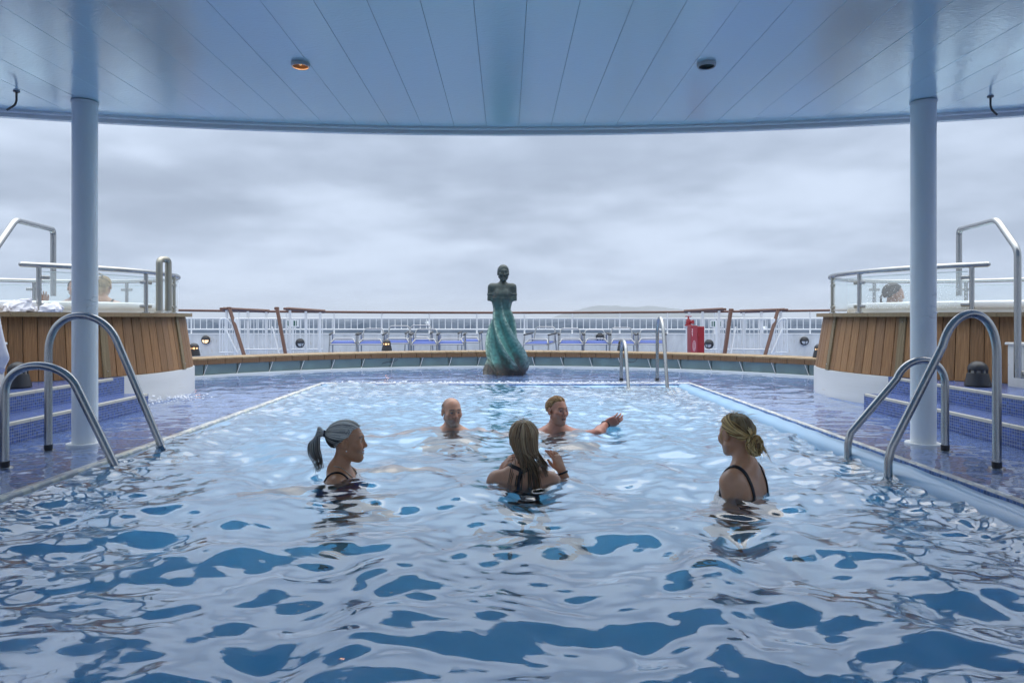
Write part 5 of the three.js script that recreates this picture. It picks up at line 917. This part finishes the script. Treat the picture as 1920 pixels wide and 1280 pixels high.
// --- woman with the grey ponytail, in profile
{
  const r = rng(101), skin = [0.64, 0.305, 0.155];
  const p = person({
    label: 'smiling woman with grey ponytail in profile, shoulders just above the water', head: at(652, 828, 4.24), yaw: 1.62, headYaw: 0.06, headPitch: -0.04, skin, brow: [0.12, 0.10, 0.09], face: { smile: 1, nose: 1.05 }, legs: 0.6, scale: 1.06,
    arms: { R: [[-0.235, -0.115, -0.20], [-0.26, -0.19, -0.44]], L: [[0.25, -0.13, 0.20], [0.22, -0.10, 0.45]] },
  });
  const print = [[0.012, 0.012, 0.03], [0.05, 0.02, 0.10], [0.02, 0.03, 0.16], [0.015, 0.06, 0.03], [0.10, 0.02, 0.06]];
  suit(p, (x, y, z) => Math.max(y - (z > 0 ? -0.115 : -0.22) - 0.6 * Math.max(0, Math.abs(x) - 0.10) * 0, -0.62 - y), std({ vertexColors: true, roughness: 0.4 }), 0.006, undefined, undefined, (x, y, z) => { const n = fbm(x * 8, y * 12, z * 8, 3) * 3 + 2.2; const i = clamp(Math.floor(n), 0, 3), t = sstep(0.3, 0.7, n - i); return mixc(print[i], print[i + 1], t); });
  for (const s of [-1, 1]) strap(p, [[s * 0.085, -0.14, 0.09], [s * 0.10, -0.05, 0.055], [s * 0.105, 0.0, -0.01], [s * 0.095, -0.08, -0.08], [s * 0.08, -0.24, -0.10]], 0.012, black);
  strap(p, [[-0.062, 0.035, -0.03], [-0.06, -0.005, 0.03], [-0.02, -0.05, 0.075], [0.02, -0.05, 0.075], [0.06, -0.005, 0.03], [0.062, 0.035, -0.03]], 0.003, std({ color: RGB(0.6, 0.55, 0.45), roughness: 0.3, metalness: 0.8 }), 'necklace', 0.001);
  const grey = () => { const k = r(); return k < 0.25 ? [0.34, 0.33, 0.30] : k < 0.7 ? [0.72, 0.69, 0.60] : [0.95, 0.92, 0.82]; };
  hairCap(p.o, p.hm, (x, y, z) => { const n = N3(x * 60, y * 14, z * 14), low = sstep(0.01, -0.06, y); return mixc(mixc([0.40, 0.385, 0.345], [0.72, 0.70, 0.63], clamp(0.5 + n)), [0.045, 0.04, 0.036], low * 0.8); }, hairMat, { nape: -0.72, thick: 0.9 });
  const tie = polar(Math.PI, 0.18), tieP = onScalp(tie, 1.18), L = [];
  for (let i = 0; i < 330; i++) {
    const az = (r() - 0.5) * 2 * Math.PI, e = hairline(az, 0.48, -0.70) + 0.02 + r() * r() * 0.9, d0 = polar(az, Math.min(1.45, e)), pts = [], low = e < -0.1, lift = 1.02 + 0.05 * r();
    for (let k = 0; k <= 6; k++) { const t = k / 6; pts.push(onScalp(slerp(d0, tie, t * 0.97), lift + 0.02 * Math.sin(Math.PI * t) + 0.13 * t * t * t)); }
    const c = low && r() < 0.8 ? [0.05, 0.045, 0.04] : grey(); L.push({ pts, r: 0.0020 + 0.0012 * r(), c });
  }
  for (let i = 0; i < 26; i++) { const s = -1, az = s * (0.9 + 0.5 * r()), pts = []; for (let k = 0; k <= 5; k++) { const t = k / 5; pts.push(onScalp(polar(az + s * t * 0.35, lerp(0.62, -0.12 + 0.25 * r(), t)), 1.04 + 0.03 * Math.sin(t * 3 + i))); } L.push({ pts, r: 0.0016, c: grey() }); }
  for (let i = 0; i < 130; i++) {
    const a = r() * 6.28, q = Math.sqrt(r()), w = 0.040 * q, dx = Math.cos(a) * w, dz = Math.sin(a) * w * 0.8, end = 0.72 + 0.28 * r(), base = tieP.clone().add(V(dx * 0.35, dz * 0.4, 0));
    const way = [V(0, 0, 0), V(dx * 0.9, 0.012 + dz * 0.6, -0.034), V(dx * 1.4, -0.035, -0.060 + dz), V(dx * 1.35, -0.095, -0.064 + dz * 1.1), V(dx * 0.9 , -0.150, -0.048 + dz * 0.9), V(dx * 0.45 + (r() - 0.5) * 0.012, -0.205 - 0.015 * r(), -0.040 + dz * 0.7 + (r() - 0.5) * 0.02)];
    L.push({ pts: way.slice(0, end > 0.8 ? 6 : 5).map((v) => base.clone().add(v)), r: 0.0026, c: grey(), tip: [0.05, 0.045, 0.04] });
  }
  for (let i = 0; i < 46; i++) { const d = polar((r() - 0.5) * 5, 0.1 + r() * 1.2), a = onScalp(d, 1.05), t = polar(r() * 6.28, 0).multiplyScalar(0.03); L.push({ pts: [a, a.clone().add(t).addScaledVector(d, 0.010 + 0.008 * r()), a.clone().addScaledVector(t, 2).addScaledVector(d, 0.004 + 0.012 * r())], r: 0.0007, c: grey() }); }
  part('ponytail', locks(toBody(p.hm, L)), hairMat, p.o);
  part('hair_tie', T(new THREE.TorusGeometry(0.014, 0.007, 8, 18), 0, 0, 0).applyMatrix4(new THREE.Matrix4().makeTranslation(tieP.x, tieP.y, tieP.z - 0.002)).applyMatrix4(p.hm), std({ color: RGB(0.07, 0.055, 0.08), roughness: 0.8 }), p.o);
  for (const s of [-1, 1]) part('earring', T(new THREE.SphereGeometry(0.0042, 10, 8), s * 0.083, -0.040, 0.0).applyMatrix4(p.hm), std({ color: RGB(0.85, 0.83, 0.78), roughness: 0.15 }), p.o);
}
// --- woman with long wet hair, back to the camera, hand raised to her head
{
  const r = rng(202), skin = [0.70, 0.355, 0.20];
  const p = person({
    label: 'woman with long wet hair seen from behind, raising her right hand to her hair', head: at(983, 826, 4.22), yaw: Math.PI - 0.10, headYaw: -0.12, headPitch: 0.03, skin, brow: [0.1, 0.07, 0.05], legs: 0.3, scale: 1.045,
    arms: { R: [[-0.300, -0.225, 0.13], [-0.215, -0.015, 0.16]], RH: { dir: [0.34, 0.88, -0.20], palm: [0.75, -0.1, 0.5], fine: true, curls: [0.12, 0.42, 0.55, 0.62], spread: 0.16 }, L: [[0.235, -0.23, 0.13], [0.120, 0.01, 0.10]], LH: { dir: [-0.35, 0.55, -0.6], palm: [-0.8, 0, -0.2], curl: 0.45, fine: true } },
  });
  suit(p, (x, y, z) => Math.max(y - (z > 0.0 ? -0.12 - 0.5 * Math.abs(Math.abs(x) - 0.06) : -0.245), -0.62 - y), black, 0.006);
  strap(p, [[0.075, -0.13, 0.105], [0.085, -0.02, 0.055], [0.075, 0.025, -0.01], [0.025, 0.03, -0.065], [0, 0.02, -0.075], [-0.03, 0.03, -0.06], [-0.075, 0.02, -0.01], [-0.085, -0.02, 0.055], [-0.075, -0.13, 0.105]], 0.022, black, 'strap', 0.004);
  strap(p, [[0.010, 0.02, -0.078], [0.022, -0.04, -0.10], [0.030, -0.10, -0.11], [0.034, -0.20, -0.11]], 0.020, black, 'tie_end', 0.007);
  const tone = (t) => mixc(t < 0.25 ? [0.22, 0.11, 0.05] : t < 0.6 ? [0.62, 0.35, 0.16] : [0.98, 0.69, 0.38], [0.07, 0.05, 0.03], r() * 0.35);
  hairCap(p.o, p.hm, (x, y, z) => mixc([0.22, 0.125, 0.06], [0.60, 0.37, 0.19], clamp(0.45 + N3(Math.atan2(x, z) * 11, y * 6, 1) * 0.9 + y * 4)), wetHair, { nape: -0.9, thick: 1.1 });
  const L = [];
  for (let i = 0; i < 420; i++) {
    let az = Math.PI + (r() - 0.5) * 4.0; const s = Math.sign(Math.sin(az)) || 1, crown = polar(Math.PI + (r() - 0.5) * 0.8, 1.28), side = Math.abs(az - Math.PI) / 2.0, col = tone(r()), pts = [], ll = 1.03 + 0.05 * r();
    for (let k = 0; k <= 4; k++) { const t = k / 4; pts.push(onScalp(slerp(crown, polar(az, -0.25), t), ll)); }
    const e = pts[4].clone(), dr = e.x * 0.9, sweep = (Math.sin(az) < 0 ? -1 : 1); // gathered to the right shoulder by the hand
    const pull = -0.055 * sstep(0.5, -0.3, (e.x + 0.02) / 0.08) - 0.03;
    const n = 0.05 + 0.075 * r();
    pts.push(V(e.x * 0.84 + pull * 0.25, e.y - 0.06, Math.min(e.z, -0.035) - 0.0), V(e.x * 0.60 + pull * 0.8, e.y - 0.06 - n * 0.55, Math.min(e.z, -0.05) - 0.012), V(e.x * 0.45 + pull * 1.35 + (r() - 0.5) * 0.02, e.y - 0.08 - n, Math.min(e.z, -0.06) - 0.030 + 0.01 * r()));
    L.push({ pts, r: 0.0026 + 0.0014 * r(), c: col, tip: mixc(col, [0.06, 0.042, 0.025], 0.7) });
  }
  // a few strands that reach the water
  for (let i = 0; i < 26; i++) { const x0 = (r() - 0.62) * 0.13, pts = [V(x0, -0.08, -0.085), V(x0 * 1.2, -0.155, -0.105), V(x0 * 1.45 + (r() - 0.5) * 0.01, -0.22, -0.130), V(x0 * 1.7 + (r() - 0.5) * 0.02, -0.30, -0.146), V(x0 * 1.8, -0.37, -0.145)]; L.push({ pts, r: i < 18 ? 0.0021 : 0.003, c: [0.12, 0.075, 0.04], tip: [0.10, 0.06, 0.03] }); }
  for (let i = 0; i < 34; i++) { const x0 = -0.075 - 0.05 * r(), pts = [V(x0 * 0.6, -0.10, -0.075), V(x0 * 0.85, -0.17, -0.098), V(x0, -0.235, -0.125), V(x0 * 1.05, -0.32, -0.135)]; L.push({ pts, r: 0.0028, c: [0.15, 0.09, 0.045], tip: [0.17, 0.09, 0.03] }); }
  for (let i = 0; i < 46; i++) { const d = polar((r() - 0.5) * 5, 0.1 + r() * 1.2), a = onScalp(d, 1.05), t = polar(r() * 6.28, 0).multiplyScalar(0.03); L.push({ pts: [a, a.clone().add(t).addScaledVector(d, 0.010 + 0.008 * r()), a.clone().addScaledVector(t, 2).addScaledVector(d, 0.004 + 0.012 * r())], r: 0.0007, c: tone(r()) }); }
  part('long_hair', locks(toBody(p.hm, L)), wetHair, p.o);
  const wr = V(-0.215, -0.015, 0.16).lerp(V(-0.300, -0.225, 0.13), 0.10); const band = new THREE.TorusGeometry(0.0295, 0.0062, 8, 24); band.applyQuaternion(new THREE.Quaternion().setFromUnitVectors(V(0, 0, 1), V(0.085, 0.21, 0.03).normalize())); part('wristband', band.translate(wr.x, wr.y, wr.z), black, p.o);
}
// --- woman with the blonde bun, turned away to the left
{
  const r = rng(303), skin = [0.70, 0.36, 0.20];
  const p = person({
    label: 'woman with low blonde bun and black swimsuit, turned away at right', head: at(1380, 815, 3.98), yaw: -2.28, headYaw: -0.42, headPitch: 0.05, skin, brow: [0.2, 0.14, 0.08], face: { smile: 0.4 }, legs: 0.3, scale: 1.04,
    arms: { L: [[0.225, -0.32, -0.02], [0.24, -0.54, 0.10]], R: [[-0.225, -0.32, -0.02], [-0.22, -0.53, 0.12]] },
  });
  suit(p, (x, y, z) => Math.max(y - (z > 0.0 ? -0.115 - 0.35 * Math.max(0, 0.09 - Math.abs(x)) : -0.30), -0.64 - y), black, 0.006);
  for (const s of [-1, 1]) strap(p, [[s * 0.088, -0.15, 0.11], [s * 0.098, -0.05, 0.065], [s * 0.104, 0.005, -0.008], [s * 0.102, -0.06, -0.075], [s * 0.095, -0.17, -0.105], [s * 0.085, -0.32, -0.095]], 0.020, black);
  const tone = () => { const k = r(); return k < 0.3 ? [0.32, 0.18, 0.065] : k < 0.72 ? [0.66, 0.42, 0.155] : [0.95, 0.70, 0.32]; };
  hairCap(p.o, p.hm, (x, y, z) => { const n = N3(x * 30, y * 20, z * 30); return mixc(mixc([0.18, 0.115, 0.05], [0.38, 0.27, 0.13], clamp(0.5 + n)), [0.09, 0.055, 0.028], sstep(0.0, -0.07, y) * 0.6); }, hairMat, { nape: -0.62, thick: 1.0 });
  const tie = polar(Math.PI, -0.34), tp = onScalp(tie, 1.10), L = [];
  for (let i = 0; i < 380; i++) {
    const az = (r() - 0.5) * 2 * Math.PI, e = Math.min(1.45, hairline(az, 0.48, -0.6) + 0.02 + r() * r() * 0.95), d0 = polar(az, e), lift = 1.025 + 0.05 * r(), pts = [];
    const side = polar(az < 0 ? Math.min(az, -1.6) : Math.max(az, 1.6), lerp(e, -0.05, 0.55));
    for (let k = 0; k <= 7; k++) { const t = k / 7; const d = Math.abs(az) < 1.5 ? slerp(slerp(d0, side, Math.min(1, t * 1.6)), slerp(side, tie, t), t) : slerp(d0, tie, t); pts.push(onScalp(d, lift + 0.02 * Math.sin(Math.PI * t))); }
    L.push({ pts, r: 0.0021 + 0.0012 * r(), c: tone() });
  }
  // the bun: loops of hair round a knot, a few ends hanging out
  const bc = tp.clone().add(V(0, -0.040, -0.022));
  for (let i = 0; i < 150; i++) {
    const pts = [], a0 = r() * 6.28, tilt = (r() - 0.5) * 1.6, R = 0.024 + 0.022 * r(), q = new THREE.Quaternion().setFromEuler(new THREE.Euler(tilt, (r() - 0.5) * 1.5, 0)), n = 7;
    for (let k = 0; k < n; k++) { const a = a0 + k / n * (3.2 + r()), v = V(Math.cos(a) * R * 1.05, Math.sin(a) * R * 1.3, (r() - 0.5) * 0.022).applyQuaternion(q); pts.push(bc.clone().add(v)); }
    L.push({ pts, r: 0.0028, c: tone() });
  }
  for (let i = 0; i < 42; i++) { const a = r() * 6.28, pts = [bc.clone().add(V(Math.cos(a) * 0.02, 0.01, Math.sin(a) * 0.015))]; let d = V(Math.cos(a) * 0.03, -0.02 + 0.03 * r(), -0.012 - 0.02 * r()); for (let k = 0; k < 3; k++) { d = d.clone().multiplyScalar(0.75).add(V(0, -0.014, 0)); pts.push(pts[pts.length - 1].clone().add(d)); } L.push({ pts, r: 0.0013, c: tone() }); }
  for (let i = 0; i < 9; i++) { const pts = [onScalp(polar(1.15 + 0.1 * r(), 0.1), 1.03)]; for (let k = 1; k < 5; k++) pts.push(pts[0].clone().add(V(0.006 * k * r(), -0.022 * k, 0.008 * Math.sin(k)))); L.push({ pts, r: 0.0009, c: tone() }); }
  for (let i = 0; i < 46; i++) { const d = polar((r() - 0.5) * 5, 0.1 + r() * 1.2), a = onScalp(d, 1.05), t = polar(r() * 6.28, 0).multiplyScalar(0.03); L.push({ pts: [a, a.clone().add(t).addScaledVector(d, 0.010 + 0.008 * r()), a.clone().addScaledVector(t, 2).addScaledVector(d, 0.004 + 0.012 * r())], r: 0.0007, c: tone() }); }
  part('hair_strands', locks(toBody(p.hm, L)), hairMat, p.o);
  part('bun_core', T(new THREE.SphereGeometry(0.030, 18, 14), bc.x, bc.y, bc.z).applyMatrix4(p.hm), std({ color: RGB(0.16, 0.10, 0.045), roughness: 0.7 }), p.o);
}
// --- the two men farther out
{
  const p = person({
    label: 'bald man with grey stubble, water up to his chin', head: at(847, 772, 6.1), yaw: 0.12, headYaw: 0.33, headPitch: 0.02, male: true, skin: [0.64, 0.335, 0.215], brow: [0.10, 0.07, 0.05], scale: 1.06, face: { wide: 1.02, nose: 1.15 }, legs: 0.5,
    arms: { L: [[0.40, -0.12, 0.14], [0.60, -0.075, 0.26]], R: [[-0.40, -0.12, 0.14], [-0.62, -0.085, 0.24]] },
    paint: (k, [x, y, z], [a, b, c]) => { const n = 0.5 + 0.5 * N3(a * 300, b * 300, c * 300), jaw = sstep(-0.045, -0.062, b) * (c > -0.01 ? 1 : 0) * (b > -0.13 ? 1 : 0), scalp = b > 0.0 ? sstep(0.02, -0.02, c - 0.30 * (b - 0.03)) * sstep(0.125, 0.09, b) : 0; k = mixc(k, [0.30, 0.26, 0.23], 0.55 * jaw * (0.6 + 0.4 * n)); return mixc(k, [0.07, 0.05, 0.04], 0.62 * scalp * (0.6 + 0.4 * n)); },
  });
  const r = rng(404), L = [];
  for (let i = 0; i < 260; i++) { const az = 1.5 + r() * 3.3, el = -0.5 + r() * 0.95, d = polar(az, el), a = onScalp(d, 0.965), b = onScalp(d, 1.0).add(V(0, -0.003, 0)); L.push({ pts: [a, a.clone().lerp(b, 0.5), b], r: 0.0014, c: [0.09, 0.07, 0.06] }); }
  part('stubble_hair', locks(toBody(p.hm, L)), hairMat, p.o);
}
{
  const skin = [0.60, 0.29, 0.19], r = rng(505);
  const p = person({
    label: 'young man with short ginger blond hair, holding out his left hand above the water', head: at(1045, 770, 6.05), yaw: 0.10, headYaw: 0.52, headPitch: -0.04, headRoll: -0.04, male: true, skin, brow: [0.22, 0.12, 0.06], scale: 1.05, face: { open: 0.9, nose: 1.05 }, legs: 0.5,
    arms: { L: [[0.315, 0.0, 0.17], [0.425, 0.05, 0.0]], LH: { dir: [0.86, 0.42, 0.15], palm: [-0.25, 0.1, -0.95], fine: true, curl: 0.30, spread: 0.05 }, R: [[-0.40, -0.12, 0.12], [-0.58, -0.09, 0.26]] },
    paint: (k, q, [a, b, c]) => (b < 0 && Math.abs(a) > 0.07 ? mixc(k, [0.5, 0.16, 0.11], 0.5) : k),
  });
  const wr = V(0.425, 0.05, 0.0).lerp(V(0.315, 0.0, 0.17), 0.04), band = new THREE.TorusGeometry(0.031, 0.009, 8, 22); band.applyQuaternion(new THREE.Quaternion().setFromUnitVectors(V(0, 0, 1), V(0.11, 0.05, -0.17).normalize())); part('wristband', band.translate(wr.x, wr.y, wr.z), black, p.o);
  const tone = () => (r() < 0.5 ? [0.34, 0.19, 0.075] : r() < 0.6 ? [0.46, 0.30, 0.14] : [0.22, 0.12, 0.05]);
  hairCap(p.o, p.hm, (x, y, z) => mixc([0.26, 0.145, 0.06], [0.42, 0.27, 0.12], clamp(0.5 + N3(x * 70, y * 30, z * 40))), hairMat, { fore: 0.54, nape: -0.62, thick: 1.2 });
  const L = []; for (let i = 0; i < 420; i++) { const az = (r() - 0.5) * 6.28, e = Math.min(1.4, hairline(az, 0.52, -0.55) + 0.02 + r() * 1.0), d = polar(az, e), back = polar(Math.PI, 0.3), a = onScalp(d, 1.0), b = onScalp(slerp(d, back, 0.10), 1.07), c = onScalp(slerp(d, back, 0.24), 1.06 + 0.04 * r()); L.push({ pts: [a, b, c], r: 0.0021, c: tone() }); }
  part('short_hair', locks(toBody(p.hm, L)), hairMat, p.o);
}
// --- bathers in the tubs, seen through the wet glass
{
  const r = rng(606);
  const p = person({
    label: 'blonde woman with her hair pinned up, sitting in the left tub', head: at(193, 537, 8.35), yaw: Math.PI + 0.3, headYaw: 0.1, skin: [0.40, 0.23, 0.15], brow: [0.2, 0.15, 0.1], short: true, scale: 1.05,
    arms: { L: [[0.22, -0.30, 0.10], [0.16, -0.40, 0.30]], R: [[-0.22, -0.30, 0.10], [-0.16, -0.40, 0.30]] },
  });
  const tone = () => (r() < 0.4 ? [0.30, 0.21, 0.10] : r() < 0.6 ? [0.50, 0.38, 0.20] : [0.17, 0.12, 0.07]);
  hairCap(p.o, p.hm, (x, y, z) => mixc([0.22, 0.15, 0.07], [0.42, 0.31, 0.16], clamp(0.5 + N3(x * 40, y * 20, z * 40))), hairMat, { nape: -0.7 });
  const L = [], tie = polar(Math.PI - 0.3, 0.75), bc = onScalp(tie, 1.2);
  for (let i = 0; i < 200; i++) { const az = (r() - 0.5) * 6.28, e = Math.min(1.4, hairline(az) + 0.05 + r() * 0.8), d = polar(az, e), pts = []; for (let k = 0; k <= 5; k++) pts.push(onScalp(slerp(d, tie, k / 5), 1.04 + 0.06 * (k / 5))); L.push({ pts, r: 0.003, c: tone() }); }
  for (let i = 0; i < 90; i++) { const a = r() * 6.28, pts = []; for (let k = 0; k < 6; k++) { const q = a + k * 0.6; pts.push(bc.clone().add(V(Math.cos(q) * 0.033, Math.sin(q) * 0.033 + 0.004, (r() - 0.5) * 0.045))); } L.push({ pts, r: 0.0034, c: tone() }); }
  for (let i = 0; i < 40; i++) { const d = polar(Math.PI + (r() - 0.5) * 1.6, -0.4), a = onScalp(d, 1.05); L.push({ pts: [a, a.clone().add(V(0.01 * (r() - 0.5), -0.04, -0.012)), a.clone().add(V(0.03 * (r() - 0.5), -0.09 - 0.03 * r(), -0.008))], r: 0.0018, c: tone() }); }
  part('pinned_hair', locks(toBody(p.hm, L)), hairMat, p.o);
  part('hair_clip', T(new THREE.TorusGeometry(0.03, 0.008, 8, 20), bc.x, bc.y, bc.z, 0.4, 0.5).applyMatrix4(p.hm), std({ color: RGB(0.5, 0.5, 0.62), roughness: 0.4 }), p.o);
  suit(p, (x, y, z) => Math.max(y + 0.24, -0.45 - y), black, 0.006, [-0.24, -0.47, -0.2], [0.24, -0.1, 0.2]);
  for (const s of [-1, 1]) strap(p, [[s * 0.08, -0.13, 0.10], [s * 0.10, 0.0, 0.0], [s * 0.07, -0.12, -0.10], [s * 0.06, -0.26, -0.10]], 0.02, black);
}
{
  const r = rng(707);
  const p = person({
    label: 'dark haired bather half hidden behind the left column, one hand raised', head: at(140, 541, 8.9), yaw: 0.35, headYaw: 0.2, skin: [0.28, 0.14, 0.09], brow: [0.03, 0.02, 0.02], short: true, male: true, scale: 1.0,
    arms: { R: [[-0.24, -0.26, 0.16], [-0.29, -0.02, 0.22]], RH: { dir: [-0.15, 0.95, 0.2], palm: [0.3, 0.0, 0.9], fine: true, curl: 0.35, spread: 0.12 }, L: [[0.24, -0.28, 0.10], [0.20, -0.40, 0.3]] },
  });
  hairCap(p.o, p.hm, (x, y, z) => mixc([0.015, 0.012, 0.011], [0.05, 0.04, 0.035], clamp(0.5 + N3(x * 60, y * 30, z * 60))), hairMat, { fore: 0.7, nape: -0.6, thick: 1.3 });
}
{
  const r = rng(808);
  const p = person({
    label: 'dark haired bather in profile behind the wet glass of the right tub', head: at(1677, 553, 8.15), yaw: 1.45, headYaw: 0.1, skin: [0.30, 0.165, 0.115], brow: [0.04, 0.03, 0.03], short: true, scale: 1.12,
    arms: { L: [[0.22, -0.30, 0.10], [0.16, -0.40, 0.30]], R: [[-0.22, -0.30, 0.10], [-0.16, -0.40, 0.30]] },
  });
  hairCap(p.o, p.hm, (x, y, z) => mixc([0.018, 0.015, 0.016], [0.055, 0.046, 0.045], clamp(0.5 + N3(x * 60, y * 20, z * 20))), hairMat, { nape: -0.8, thick: 1.2 });
  const L = [], tie = polar(Math.PI, -0.2); for (let i = 0; i < 200; i++) { const az = (r() - 0.5) * 6.28, e = Math.min(1.4, hairline(az) + 0.05 + r() * 0.8), d = polar(az, e), pts = []; for (let k = 0; k <= 5; k++) pts.push(onScalp(slerp(d, tie, k / 5), 1.05 + 0.03 * r())); const c = r() < 0.5 ? [0.02, 0.017, 0.018] : [0.07, 0.06, 0.06]; L.push({ pts, r: 0.003, c }); }
  for (let i = 0; i < 50; i++) { const a = onScalp(tie, 1.05).add(V((r() - 0.5) * 0.04, 0, 0)); L.push({ pts: [a, a.clone().add(V(0, -0.04, -0.022)), a.clone().add(V((r() - 0.5) * 0.02, -0.10, -0.014))], r: 0.003, c: [0.03, 0.025, 0.026] }); }
  part('tied_hair', locks(toBody(p.hm, L)), hairMat, p.o);
}
renderer.render(scene, camera);
